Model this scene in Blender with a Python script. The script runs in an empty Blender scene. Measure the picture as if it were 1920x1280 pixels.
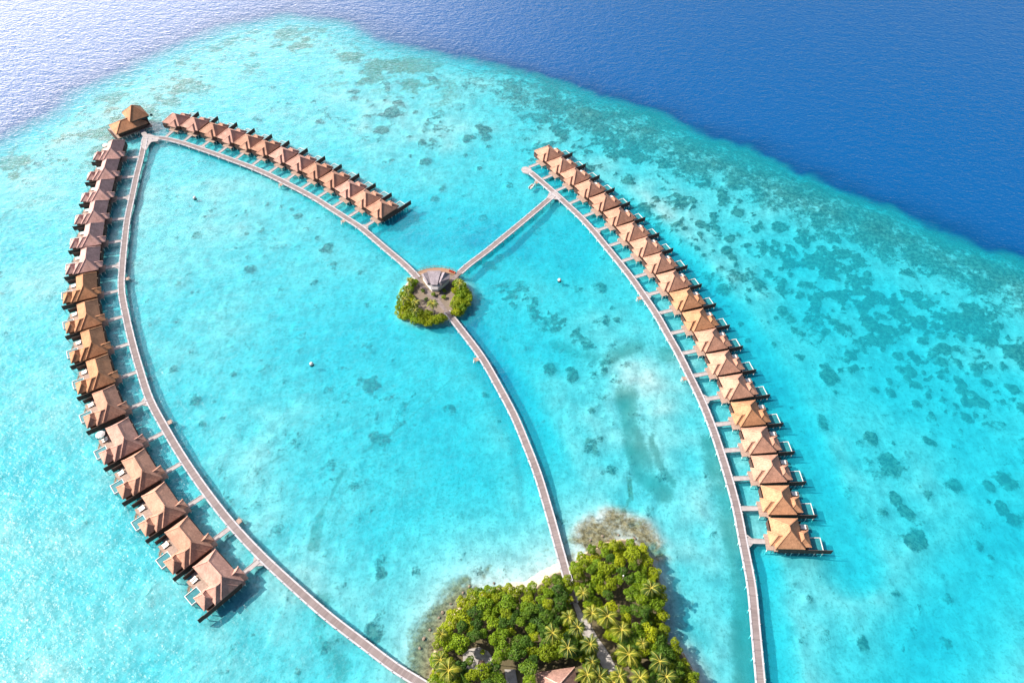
import bpy, bmesh, math, random
import numpy as np
from mathutils import Vector, Matrix

scene = bpy.context.scene
R = math.radians
# ------------------------------------------------------------------ camera
CZ, FPX, PITCH = 229.0, 1400.0, R(49)
cam_data = bpy.data.cameras.new("camera")
cam_data.sensor_width = 36.0
cam_data.lens = 36.0 * FPX / 1920.0
cam_data.clip_start = 1.0
cam_data.clip_end = 20000.0
cam = bpy.data.objects.new("camera", cam_data)
scene.collection.objects.link(cam)
cam.location = (0, 0, CZ)
cam.rotation_euler = (math.pi / 2 - PITCH, 0, 0)
scene.camera = cam
# ------------------------------------------------------------------ light
SUN_AZ, SUN_EL = -84.0, 41.0          # azimuth from +Y towards +X, elevation
world = bpy.data.worlds.new("World")
scene.world = world
world.use_nodes = True
wn = world.node_tree
wn.nodes.clear()
sky = wn.nodes.new("ShaderNodeTexSky")
sky.sky_type = 'NISHITA'
sky.sun_disc = False
sky.sun_elevation = R(SUN_EL)
sky.sun_rotation = R(SUN_AZ)
sky.air_density = 1.0
sky.dust_density = 0.3
sky.ozone_density = 1.6
bg = wn.nodes.new("ShaderNodeBackground")
bg.inputs['Strength'].default_value = 0.05
wo = wn.nodes.new("ShaderNodeOutputWorld")
wn.links.new(sky.outputs[0], bg.inputs[0])
# a bright bank of sunlit cloud low over the sea to the left
wtc = wn.nodes.new("ShaderNodeTexCoord")
cdir = wn.nodes.new("ShaderNodeVectorMath"); cdir.operation = 'DOT_PRODUCT'
CA, CE = R(-47), R(17)
cdir.inputs[1].default_value = (math.cos(CE) * math.sin(CA), math.cos(CE) * math.cos(CA), math.sin(CE))
wn.links.new(wtc.outputs['Generated'], cdir.inputs[0])
cns = wn.nodes.new("ShaderNodeTexNoise"); cns.inputs['Scale'].default_value = 2.2; cns.inputs['Detail'].default_value = 5
wn.links.new(wtc.outputs['Generated'], cns.inputs['Vector'])
cad = wn.nodes.new("ShaderNodeMath"); cad.operation = 'MULTIPLY_ADD'; cad.inputs[1].default_value = 0.22
wn.links.new(cns.outputs[0], cad.inputs[0]); wn.links.new(cdir.outputs['Value'], cad.inputs[2])
cmr = wn.nodes.new("ShaderNodeMapRange"); cmr.interpolation_type = 'SMOOTHSTEP'
cmr.inputs[1].default_value = 0.70; cmr.inputs[2].default_value = 1.10
wn.links.new(cad.outputs[0], cmr.inputs[0])
cbg = wn.nodes.new("ShaderNodeBackground"); cbg.inputs[0].default_value = (1.0, 0.93, 0.95, 1); cbg.inputs[1].default_value = 2.45
cmx = wn.nodes.new("ShaderNodeMixShader")
wn.links.new(cmr.outputs[0], cmx.inputs[0]); wn.links.new(bg.outputs[0], cmx.inputs[1]); wn.links.new(cbg.outputs[0], cmx.inputs[2])
wn.links.new(cmx.outputs[0], wo.inputs[0])
sun_data = bpy.data.lights.new("sun", 'SUN')
sun_data.energy = 4.6
sun_data.angle = R(0.6)
sun_data.color = (1.0, 0.90, 0.76)
sun = bpy.data.objects.new("sun", sun_data)
scene.collection.objects.link(sun)
sd = Vector((math.cos(R(SUN_EL)) * math.sin(R(SUN_AZ)), math.cos(R(SUN_EL)) * math.cos(R(SUN_AZ)), math.sin(R(SUN_EL))))
sun.rotation_euler = sd.to_track_quat('Z', 'Y').to_euler()
scene.view_settings.view_transform = 'Standard'
scene.view_settings.look = 'None'
scene.view_settings.exposure = 1.16
scene.view_settings.gamma = 1.0
scene.cycles.max_bounces = 6
scene.cycles.transparent_max_bounces = 12
scene.cycles.sample_clamp_indirect = 4.0

# ------------------------------------------------------------------ helpers
COL = scene.collection
rng = random.Random(7)


def W(px, py, z=1.5):
    """photo pixel (1920 x 1280) -> world point at height z"""
    x = (px - 960) / FPX
    y = (py - 640) / FPX
    t = (CZ - z) / (math.sin(PITCH) + y * math.cos(PITCH))
    return Vector((x * t, (math.cos(PITCH) - y * math.sin(PITCH)) * t, z))


def tag(o, label=None, cat=None, group=None, kind=None):
    if label: o["label"] = label
    if cat: o["category"] = cat
    if group: o["group"] = group
    if kind: o["kind"] = kind
    return o


def empty(name, loc, rz=0.0):
    o = bpy.data.objects.new(name, None)
    o.empty_display_size = 0.5
    COL.objects.link(o)
    o.location = loc
    o.rotation_euler = (0, 0, rz)
    return o


def link(name, me, parent=None, loc=None, rot=None, scale=None):
    o = bpy.data.objects.new(name, me)
    COL.objects.link(o)
    if parent is not None: o.parent = parent
    if loc is not None: o.location = loc
    if rot is not None: o.rotation_euler = rot
    if scale is not None: o.scale = scale
    return o


def mesh_of(bm, name, m, smooth=False, recalc=True):
    if recalc: bmesh.ops.recalc_face_normals(bm, faces=bm.faces[:])
    me = bpy.data.meshes.new(name)
    bm.to_mesh(me)
    bm.free()
    me.materials.append(m)
    if smooth:
        for p in me.polygons: p.use_smooth = True
    return me


def box(bm, x0, x1, y0, y1, z0, z1):
    v = [bm.verts.new(c) for c in ((x0, y0, z0), (x1, y0, z0), (x1, y1, z0), (x0, y1, z0),
                                   (x0, y0, z1), (x1, y0, z1), (x1, y1, z1), (x0, y1, z1))]
    for f in ((0, 3, 2, 1), (4, 5, 6, 7), (0, 1, 5, 4), (1, 2, 6, 5), (2, 3, 7, 6), (3, 0, 4, 7)):
        bm.faces.new([v[i] for i in f])


def bar(bm, a, b, w, h):
    """box beam from a to b, width w, height h, centred on the line"""
    a = Vector(a); b = Vector(b)
    d = (b - a)
    if d.length < 1e-4: return
    d.normalize()
    side = d.cross(Vector((0, 0, 1)))
    if side.length < 1e-3: side = Vector((1, 0, 0))
    side.normalize()
    up = side.cross(d)
    c = []
    for p in (a, b):
        for s, t in ((-1, -1), (1, -1), (1, 1), (-1, 1)):
            c.append(bm.verts.new(p + side * (s * w / 2) + up * (t * h / 2)))
    for f in ((0, 1, 2, 3), (7, 6, 5, 4), (0, 4, 5, 1), (1, 5, 6, 2), (2, 6, 7, 3), (3, 7, 4, 0)):
        bm.faces.new([c[i] for i in f])


def tube(bm, pts, radii, n=8, cap=True):
    rings = []
    pts = [Vector(p) for p in pts]
    for i, p in enumerate(pts):
        d = (pts[min(i + 1, len(pts) - 1)] - pts[max(i - 1, 0)]).normalized()
        s = d.cross(Vector((0.13, 0.97, 0.2))).normalized()
        u = s.cross(d)
        rings.append([bm.verts.new(p + (s * math.cos(2 * math.pi * k / n) + u * math.sin(2 * math.pi * k / n)) * radii[i]) for k in range(n)])
    for a, b in zip(rings, rings[1:]):
        for k in range(n):
            bm.faces.new((a[k], a[(k + 1) % n], b[(k + 1) % n], b[k]))
    if cap:
        bm.faces.new(rings[0][::-1])
        bm.faces.new(rings[-1])


def prism(bm, poly, z0, z1):
    lo = [bm.verts.new((p[0], p[1], z0)) for p in poly]
    hi = [bm.verts.new((p[0], p[1], z1)) for p in poly]
    n = len(poly)
    bm.faces.new(lo[::-1]); bm.faces.new(hi)
    for i in range(n):
        bm.faces.new((lo[i], lo[(i + 1) % n], hi[(i + 1) % n], hi[i]))


# ------------------------------------------------------------------ materials
def new_mat(name):
    m = bpy.data.materials.new(name)
    m.use_nodes = True
    nt = m.node_tree
    for n in list(nt.nodes):
        if n.type != 'OUTPUT_MATERIAL': nt.nodes.remove(n)
    out = [n for n in nt.nodes if n.type == 'OUTPUT_MATERIAL'][0]
    return m, nt, out


class G:
    """tiny node graph helper"""
    def __init__(s, nt): s.nt = nt
    def n(s, t, **kw):
        nd = s.nt.nodes.new(t)
        for k, v in kw.items(): setattr(nd, k, v)
        return nd
    def l(s, a, b): s.nt.links.new(a, b)
    def val(s, sock, v):
        if isinstance(v, bpy.types.NodeSocket): s.l(v, sock)
        else: sock.default_value = v
    def math(s, op, a, b=0.0, c=None, clamp=False):
        nd = s.n('ShaderNodeMath', operation=op, use_clamp=clamp)
        s.val(nd.inputs[0], a); s.val(nd.inputs[1], b)
        if c is not None: s.val(nd.inputs[2], c)
        return nd.outputs[0]
    def mix(s, f, a, b):
        nd = s.n('ShaderNodeMix', data_type='RGBA')
        s.val(nd.inputs['Factor'], f)
        for sock, v in ((nd.inputs[6], a), (nd.inputs[7], b)):
            if isinstance(v, bpy.types.NodeSocket): s.l(v, sock)
            else: sock.default_value = (*v, 1) if len(v) == 3 else v
        return nd.outputs[2]
    def ramp(s, v, lo, hi):
        nd = s.n('ShaderNodeMapRange', interpolation_type='SMOOTHSTEP')
        s.val(nd.inputs[0], v); nd.inputs[1].default_value = lo; nd.inputs[2].default_value = hi
        return nd.outputs[0]
    def noise(s, vec, scale, detail=3, rough=0.55, dist=0.0):
        nd = s.n('ShaderNodeTexNoise')
        nd.inputs['Scale'].default_value = scale
        nd.inputs['Detail'].default_value = detail
        nd.inputs['Roughness'].default_value = rough
        nd.inputs['Distortion'].default_value = dist
        if vec is not None: s.l(vec, nd.inputs['Vector'])
        return nd.outputs[0]
    def attr(s, name):
        nd = s.n('ShaderNodeAttribute', attribute_name=name)
        return nd.outputs['Fac']
    def pos(s):
        return s.n('ShaderNodeNewGeometry').outputs['Position']
    def mapping(s, vec, scale=(1, 1, 1), rot=(0, 0, 0)):
        nd = s.n('ShaderNodeMapping')
        s.l(vec, nd.inputs[0]); nd.inputs['Scale'].default_value = scale; nd.inputs['Rotation'].default_value = rot
        return nd.outputs[0]
    def bump(s, h, strength, dist):
        nd = s.n('ShaderNodeBump')
        s.l(h, nd.inputs['Height']); nd.inputs['Strength'].default_value = strength; nd.inputs['Distance'].default_value = dist
        return nd.outputs[0]


def plain(name, c1, c2, scale=1.5, rough=0.8, bump=0.0, spec=0.3, bscale=None, metallic=0.0, coords='world'):
    """two-tone mottled surface"""
    m, nt, out = new_mat(name)
    g = G(nt)
    p = g.pos() if coords == 'world' else g.n('ShaderNodeTexCoord').outputs['Object']
    f = g.ramp(g.noise(p, scale, 4, 0.65), 0.3, 0.7)
    b = g.n('ShaderNodeBsdfPrincipled')
    g.l(g.mix(f, c1, c2), b.inputs['Base Color'])
    b.inputs['Roughness'].default_value = rough
    b.inputs['Specular IOR Level'].default_value = spec
    b.inputs['Metallic'].default_value = metallic
    if bump:
        g.l(g.bump(g.noise(p, bscale or scale * 5, 3), bump, 0.1), b.inputs['Normal'])
    g.l(b.outputs[0], out.inputs[0])
    return m


def roof_mat(name, dark=0.72):
    """shingle / thatch roof: tone from the object colour, weathered grain and courses"""
    m, nt, out = new_mat(name)
    g = G(nt)
    oi = g.n('ShaderNodeObjectInfo')
    p = g.pos()
    tc = g.n('ShaderNodeTexCoord').outputs['Object']
    sep = g.n('ShaderNodeSeparateXYZ'); g.l(tc, sep.inputs[0])
    big = g.ramp(g.noise(p, 0.30, 4, 0.65), 0.35, 0.65)
    fine = g.ramp(g.noise(p, 1.9, 5, 0.8), 0.25, 0.75)
    streak = g.ramp(g.noise(g.mapping(p, (1.6, 1.6, 0.25)), 1.0, 3, 0.6), 0.35, 0.7)
    course = g.math('FRACT', g.math('MULTIPLY', sep.outputs[2], 3.6))
    k = g.math('MULTIPLY_ADD', fine, 0.50, 0.66)
    k = g.math('MULTIPLY', k, g.math('MULTIPLY_ADD', streak, 0.16, 0.90))
    k = g.math('MULTIPLY', k, g.math('MULTIPLY_ADD', big, 0.26, 0.84))
    k = g.math('MULTIPLY', k, g.math('MULTIPLY_ADD', course, 0.14, 0.93))
    sc = g.n('ShaderNodeVectorMath', operation='SCALE')
    g.l(oi.outputs['Color'], sc.inputs[0]); g.l(k, sc.inputs[3])
    b = g.n('ShaderNodeBsdfPrincipled')
    g.l(sc.outputs[0], b.inputs['Base Color'])
    b.inputs['Roughness'].default_value = 0.85
    b.inputs['Specular IOR Level'].default_value = 0.2
    h = g.math('ADD', g.noise(p, 3.0, 3, 0.7), g.math('MULTIPLY', course, 0.5))
    g.l(g.bump(h, 0.5, 0.12), b.inputs['Normal'])
    g.l(b.outputs[0], out.inputs[0])
    return m


def plank_mat(name, c1, c2, pitch=0.5, gap=0.55):
    """boards laid across the walkway (UV.x runs along it, in metres)"""
    m, nt, out = new_mat(name)
    g = G(nt)
    uv = g.n('ShaderNodeUVMap').outputs[0]
    sep = g.n('ShaderNodeSeparateXYZ'); g.l(uv, sep.inputs[0])
    s = g.math('DIVIDE', sep.outputs[0], pitch)
    wn_ = g.n('ShaderNodeTexWhiteNoise', noise_dimensions='1D')
    g.l(g.math('FLOOR', s), wn_.inputs['W'])
    bay = g.n('ShaderNodeTexWhiteNoise', noise_dimensions='1D')
    g.l(g.math('FLOOR', g.math('DIVIDE', sep.outputs[0], 7.3)), bay.inputs['W'])
    edge = g.math('GREATER_THAN', g.math('FRACT', s), 0.86)
    f = g.math('ADD', g.math('MULTIPLY', wn_.outputs[0], 0.6), g.math('MULTIPLY', bay.outputs[0], 0.3))
    f = g.math('ADD', f, g.math('MULTIPLY', g.noise(g.pos(), 1.2, 3), 0.3), clamp=True)
    col = g.mix(f, c1, c2)
    col = g.mix(g.math('MULTIPLY', edge, gap), col, (0.05, 0.03, 0.03))
    b = g.n('ShaderNodeBsdfPrincipled')
    g.l(col, b.inputs['Base Color'])
    b.inputs['Roughness'].default_value = 0.8
    b.inputs['Specular IOR Level'].default_value = 0.2
    g.l(b.outputs[0], out.inputs[0])
    return m


def leaf_mat(name, c1, c2, c3, trans=0.35):
    m, nt, out = new_mat(name)
    g = G(nt)
    oi = g.n('ShaderNodeObjectInfo')
    gi = g.n('ShaderNodeAttribute', attribute_name='leaf_tone').outputs['Fac']
    tone = g.math('MULTIPLY_ADD', oi.outputs['Random'], 0.55, g.math('MULTIPLY', gi, 0.5), clamp=True)
    col = g.mix(g.ramp(tone, 0.15, 0.6), c1, c2)
    col = g.mix(g.ramp(tone, 0.6, 1.0), col, c3)
    d = g.n('ShaderNodeBsdfPrincipled')
    g.l(col, d.inputs['Base Color'])
    d.inputs['Roughness'].default_value = 0.55
    d.inputs['Specular IOR Level'].default_value = 0.25
    t = g.n('ShaderNodeBsdfTranslucent')
    g.l(col, t.inputs[0])
    mx = g.n('ShaderNodeMixShader'); mx.inputs[0].default_value = trans
    g.l(d.outputs[0], mx.inputs[1]); g.l(t.outputs[0], mx.inputs[2])
    g.l(mx.outputs[0], out.inputs[0])
    return m


M = {}
M['roof'] = roof_mat('weathered_shingle')
M['cap'] = plain('ridge_tiles', (0.62, 0.36, 0.22), (0.75, 0.47, 0.30), 2.0, 0.8)
M['dark_wood'] = plain('dark_stained_wood', (0.045, 0.027, 0.022), (0.085, 0.050, 0.040), 1.2, 0.7)
M['wall'] = plain('brown_timber_wall', (0.10, 0.05, 0.03), (0.17, 0.09, 0.055), 0.9, 0.75)
M['deck'] = plain('sun_bleached_deck', (0.24, 0.17, 0.14), (0.34, 0.25, 0.21), 1.3, 0.8)
M['pale_deck'] = plain('pale_grey_boards', (0.25, 0.23, 0.24), (0.33, 0.305, 0.31), 0.8, 0.8)
M['white'] = plain('white_paint', (0.48, 0.48, 0.48), (0.60, 0.60, 0.59), 1.0, 0.6)
M['concrete'] = plain('pale_concrete', (0.64, 0.62, 0.58), (0.80, 0.78, 0.74), 1.2, 0.85)
M['jetty_deck'] = plank_mat('jetty_boards', (0.135, 0.110, 0.112), (0.225, 0.19, 0.193), 0.45, 0.5)
M['jetty_edge'] = plain('pale_edge_beam', (0.31, 0.305, 0.335), (0.41, 0.40, 0.435), 0.6, 0.8)
M['cushion'] = plain('white_cushion', (0.74, 0.70, 0.64), (0.84, 0.81, 0.76), 2.0, 0.9)
M['teak'] = plain('teak', (0.19, 0.115, 0.075), (0.28, 0.18, 0.12), 2.0, 0.6)
M['glass'] = plain('dark_window_glass', (0.02, 0.03, 0.035), (0.03, 0.04, 0.05), 0.6, 0.08, spec=0.6)
M['pool_water'] = plain('pool_water', (0.015, 0.13, 0.16), (0.03, 0.19, 0.22), 0.8, 0.12, bump=0.3, spec=0.5, bscale=2.5)
M['pool_shell'] = plain('pool_shell', (0.16, 0.24, 0.24), (0.22, 0.30, 0.29), 0.8, 0.5)
M['grey_shingle'] = M['roof']
M['trunk'] = plain('bark', (0.16, 0.11, 0.07), (0.27, 0.20, 0.14), 1.8, 0.9)
M['palm_trunk'] = plain('palm_bark', (0.30, 0.25, 0.20), (0.44, 0.38, 0.31), 1.8, 0.9)
M['leaf_bright'] = leaf_mat('bright_foliage', (0.15, 0.215, 0.008), (0.26, 0.33, 0.008), (0.38, 0.40, 0.008))
M['leaf_mid'] = leaf_mat('mid_green_foliage', (0.09, 0.175, 0.008), (0.175, 0.285, 0.010), (0.30, 0.38, 0.010))
M['leaf_dark'] = leaf_mat('dark_foliage', (0.038, 0.095, 0.012), (0.078, 0.165, 0.014), (0.155, 0.25, 0.014))
M['palm_leaf'] = leaf_mat('palm_foliage', (0.055, 0.095, 0.012), (0.15, 0.185, 0.014), (0.31, 0.29, 0.016), 0.3)
M['palm_leaf_dark'] = leaf_mat('dark_palm_foliage', (0.03, 0.065, 0.012), (0.075, 0.12, 0.014), (0.16, 0.19, 0.016), 0.3)
M['palm_rib'] = plain('palm_midrib', (0.42, 0.36, 0.05), (0.55, 0.44, 0.08), 2.0, 0.6)
M['rock'] = plain('shore_rock', (0.09, 0.07, 0.05), (0.22, 0.18, 0.14), 1.6, 0.9, bump=0.4)
M['red_fabric'] = plain('red_fabric', (0.45, 0.07, 0.04), (0.55, 0.11, 0.06), 2.0, 0.9)
M['black'] = plain('black_rubber', (0.012, 0.012, 0.013), (0.022, 0.022, 0.024), 2.0, 0.6)
M['plaster'] = plain('pale_plaster', (0.62, 0.60, 0.58), (0.72, 0.70, 0.68), 1.0, 0.85)


# ------------------------------------------------------------------ numpy noise and distance fields
def _hash(ix, iy, seed):
    h = (ix.astype(np.int64) * 374761393 + iy.astype(np.int64) * 668265263 + seed * 974711) & 0x7fffffff
    h = ((h ^ (h >> 13)) * 1274126177) & 0x7fffffff
    return ((h ^ (h >> 16)) & 0xffff) / 65535.0


def vnoise(x, y, seed=0):
    ix = np.floor(x); iy = np.floor(y)
    fx = x - ix; fy = y - iy
    fx = fx * fx * (3 - 2 * fx); fy = fy * fy * (3 - 2 * fy)
    a = _hash(ix, iy, seed); b = _hash(ix + 1, iy, seed)
    c = _hash(ix, iy + 1, seed); d = _hash(ix + 1, iy + 1, seed)
    return (a * (1 - fx) + b * fx) * (1 - fy) + (c * (1 - fx) + d * fx) * fy


def fbm(x, y, size, seed=0, octs=4, gain=0.5):
    s = 0; a = 1; t = 0
    for o in range(octs):
        k = (2 ** o) / size
        ca, sa = math.cos(o * 1.1), math.sin(o * 1.1)
        s = s + a * vnoise((x * ca - y * sa) * k, (x * sa + y * ca) * k, seed + o * 17)
        t += a; a *= gain
    return s / t


def sstep(v, lo, hi):
    t = np.clip((v - lo) / (hi - lo), 0, 1)
    return t * t * (3 - 2 * t)


def dist_line(x, y, pts):
    d = np.full(x.shape, 1e9)
    for (ax, ay), (bx, by) in zip(pts, pts[1:]):
        vx, vy = bx - ax, by - ay
        t = np.clip(((x - ax) * vx + (y - ay) * vy) / (vx * vx + vy * vy + 1e-9), 0, 1)
        d = np.minimum(d, np.hypot(x - ax - t * vx, y - ay - t * vy))
    return d


def inside(x, y, poly):
    r = np.zeros(x.shape, bool)
    n = len(poly)
    for i in range(n):
        ax, ay = poly[i]; bx, by = poly[(i + 1) % n]
        c = ((ay > y) != (by > y)) & (x < (bx - ax) * (y - ay) / ((by - ay) or 1e-9) + ax)
        r ^= c
    return r


def signed(x, y, poly):
    d = dist_line(x, y, list(poly) + [poly[0]])
    return np.where(inside(x, y, poly), d, -d)


def PX(pts, z=0.0):
    return [tuple(W(a, b, z)[:2]) for a, b in pts]


# ------------------------------------------------------------------ layout read off the photograph
LJ = [(259.4, 294), (250, 330.6), (241.6, 369.4), (233, 409), (227.5, 451), (223, 497), (221, 544.5), (229, 593), (240.6, 644), (255.3, 697), (273.4, 752), (304.7, 811), (339, 868), (381, 929), (429, 990), (485, 1050)]
TJ = [(312, 257), (345.6, 265), (378.5, 275.8), (411, 287), (443, 298.5), (474, 310), (505.6, 323.5), (536.6, 338.5), (566.6, 353.5), (597, 370), (625.5, 388), (654.7, 406.6), (684, 426)]
RJ = [(993, 314), (1017.5, 336.5), (1043, 358.5), (1069, 382), (1095, 406.5), (1119.5, 433), (1143, 461.6), (1167, 490.6), (1190.6, 520.6), (1214, 554), (1237, 588), (1258.8, 626), (1280, 663.5), (1301, 705.6), (1322.5, 749.7), (1342, 797.3), (1358.6, 846), (1375, 898.7), (1390, 954.5), (1402, 1015.5)]

REEF = PX([(-900, 560), (-300, 420), (0, 290), (100, 240), (200, 175), (330, 112), (430, 66), (530, 46), (620, 55), (690, 85), (780, 100), (900, 130), (1050, 165), (1180, 208), (1290, 250), (1420, 305), (1530, 352), (1650, 402), (1760, 452), (1870, 490), (1960, 520), (2300, 640), (2900, 800), (2900, 1500), (-900, 1500)])
ISLAND = PX([(770, 1420), (798, 1310), (808, 1250), (815, 1205), (835, 1165), (862, 1132), (900, 1108), (940, 1102), (985, 1098), (1012, 1084), (1042, 1068), (1062, 1060), (1082, 1048), (1095, 1034), (1118, 1022), (1140, 1012), (1168, 1008), (1192, 1016), (1212, 1036), (1230, 1066), (1242, 1100), (1248, 1150), (1254, 1195), (1284, 1225), (1310, 1262), (1335, 1330), (1350, 1450), (1200, 1560), (900, 1560)])
ISLET = PX([(815 + (a - 815) * 0.955, 556 + (b - 556) * 0.95) for a, b in [(752, 570), (749, 585), (757, 597), (775, 604), (800, 609), (825, 607), (842, 600), (856, 593), (868, 587), (879, 572), (883, 555), (880, 540), (868, 527), (858, 519), (838, 511), (812, 508), (790, 511), (770, 520), (760, 535), (755, 553)]])

# dark coral heads seen through the water: pixel, radius in metres, strength
HEADS = [(850, 765, 6, 1), (1050, 498, 4.5, 1), (1076, 705, 5.5, 1), (1030, 693, 5, .8), (1540, 790, 7, 1), (1554, 705, 8, .85), (1598, 692, 4, 1), (1567, 733, 3.5, .8), (1632, 818, 4, 1), (1704, 964, 4.5, 1.1), (1740, 926, 5, .9), (1678, 934, 4, .8), (1672, 875, 8, .7), (1888, 893, 6.5, 1), (1858, 910, 4, .9), (1880, 948, 4, 1), (1906, 972, 4.5, .9), (1855, 938, 3, .9), (1737, 823, 3, .9), (1790, 905, 5, .7), (1834, 1015, 6, .8), (1716, 1010, 7, .75), (1606, 690, 4, .9), (1594, 662, 5, 1.1), (1506, 667, 6, .9), (1606, 688, 4, 1), (1670, 710, 4, .8), (1556, 718, 4, .9), (1775, 655, 4, 1.1), (1764, 675, 4, 1), (1830, 690, 7, 1.2), (1850, 712, 5, 1), (1805, 630, 6, 1), (1900, 725, 6, 1), (1806, 720, 4, .8), (1880, 690, 4, .9), (1640, 725, 5, .8), (1770, 750, 5, .6), (1630, 600, 6, .7), (1525, 610, 3.5, .7), (1494, 620, 5, .6), (1560, 600, 3.5, .7), (1630, 565, 6, 1), (1655, 590, 4, .8), (1720, 608, 4, .9), (1357, 538, 6, 1.1), (1425, 535, 8, .8), (1378, 487, 4.5, .8), (1382, 497, 4, .9), (1362, 468, 5, .8), (1365, 448, 5, 1), (1480, 490, 5, 1), (1512, 487, 4, .8), (1482, 510, 4, .8), (1460, 424, 5, 1), (1388, 400, 5, .9), (1415, 430, 4, .8), (1313, 422, 4, 1), (1342, 428, 4, .9), (1386, 378, 4, .8),
         (730, 215, 8, 1.2), (715, 245, 8, 1.2), (708, 262, 6, .9), (830, 355, 5, .9), (792, 268, 4, .8), (770, 292, 4, .8), (735, 300, 4, .8), (800, 305, 5, .8), (878, 260, 7, 1), (905, 245, 7, 1), (912, 260, 6, 1), (915, 275, 4, .8), (875, 290, 4, .8), (845, 405, 6, .7), (905, 405, 5, .5), (870, 365, 6, .5), (955, 343, 5, .6), (815, 370, 3.5, .7), (900, 315, 3.5, .9), (615, 462, 6, .8), (605, 470, 4, .7), (500, 387, 4, .9), (530, 385, 5, .7), (545, 392, 4, .6), (560, 405, 4, .7), (493, 433, 5, .7), (468, 508, 5, .7), (675, 508, 4.5, .7), (593, 570, 5, .4), (560, 655, 5, .6), (500, 688, 4, .6), (437, 700, 3, .5), (690, 640, 8, .4), (497, 690, 3, .5), (318, 730, 4, .7), (368, 750, 6, .9), (380, 795, 3, .6), (696, 720, 6, .8), (710, 822, 7, .6), (745, 795, 6, .4), (605, 790, 4, .5), (665, 905, 6, .5), (676, 972, 4, .6), (1110, 840, 7, .5), (1148, 882, 5, .5), (1110, 770, 4, .6), (1005, 593, 5, .7), (978, 530, 6, .5), (1128, 538, 6, .6), (1082, 540, 4, .5), (915, 493, 5, .9), (935, 478, 4, .5), (1138, 605, 6, .9), (1155, 602, 4, .8), (1068, 690, 3.5, .7), (1130, 682, 3, .6), (775, 405, 6, .5), (715, 1055, 5, .5), (745, 1080, 7, .45), (715, 1072, 4, .8), (520, 990, 9, .35), (700, 1190, 6, .7), (560, 1260, 4, .6), (620, 1205, 8, .4), (645, 1050, 8, .3),
         (480, 225, 6, .5), (600, 230, 7, .6), (440, 145, 5, .4), (510, 165, 5, .5), (590, 190, 6, .5), (660, 175, 9, .6), (70, 310, 10, .5), (90, 280, 9, .5), (50, 350, 8, .45), (810, 150, 7, 1.0), (820, 165, 5, .8), (765, 130, 9, .6), (725, 140, 7, .5)]

hr = random.Random(5)
HEADS = [(a, b, r * 0.74, k * 1.3) for a, b, r, k in HEADS]
for _ in range(46):      # clusters of small coral heads between the right row and the reef edge
    t = hr.random(); ca = 1290 + 600 * t + hr.uniform(-40, 40); cb = 400 + 330 * t + hr.uniform(-70, 130)
    for _k in range(hr.randint(2, 6)):
        HEADS.append((ca + hr.gauss(0, 26), cb + hr.gauss(0, 17), hr.uniform(1.2, 3.2), hr.uniform(.8, 1.3)))
for _ in range(34):      # a thinner scatter farther down
    HEADS.append((hr.uniform(1500, 1900), hr.uniform(780, 1260), hr.uniform(1.2, 3.6), hr.uniform(.45, 1.0)))
for _ in range(60):      # faint ones inside the two loops
    HEADS.append((hr.uniform(280, 760), hr.uniform(330, 980), hr.uniform(1.5, 4.0), hr.uniform(.35, .7)))
for _ in range(22):
    HEADS.append((hr.uniform(900, 1180), hr.uniform(460, 900), hr.uniform(1.2, 3.0), hr.uniform(.4, .8)))

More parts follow.
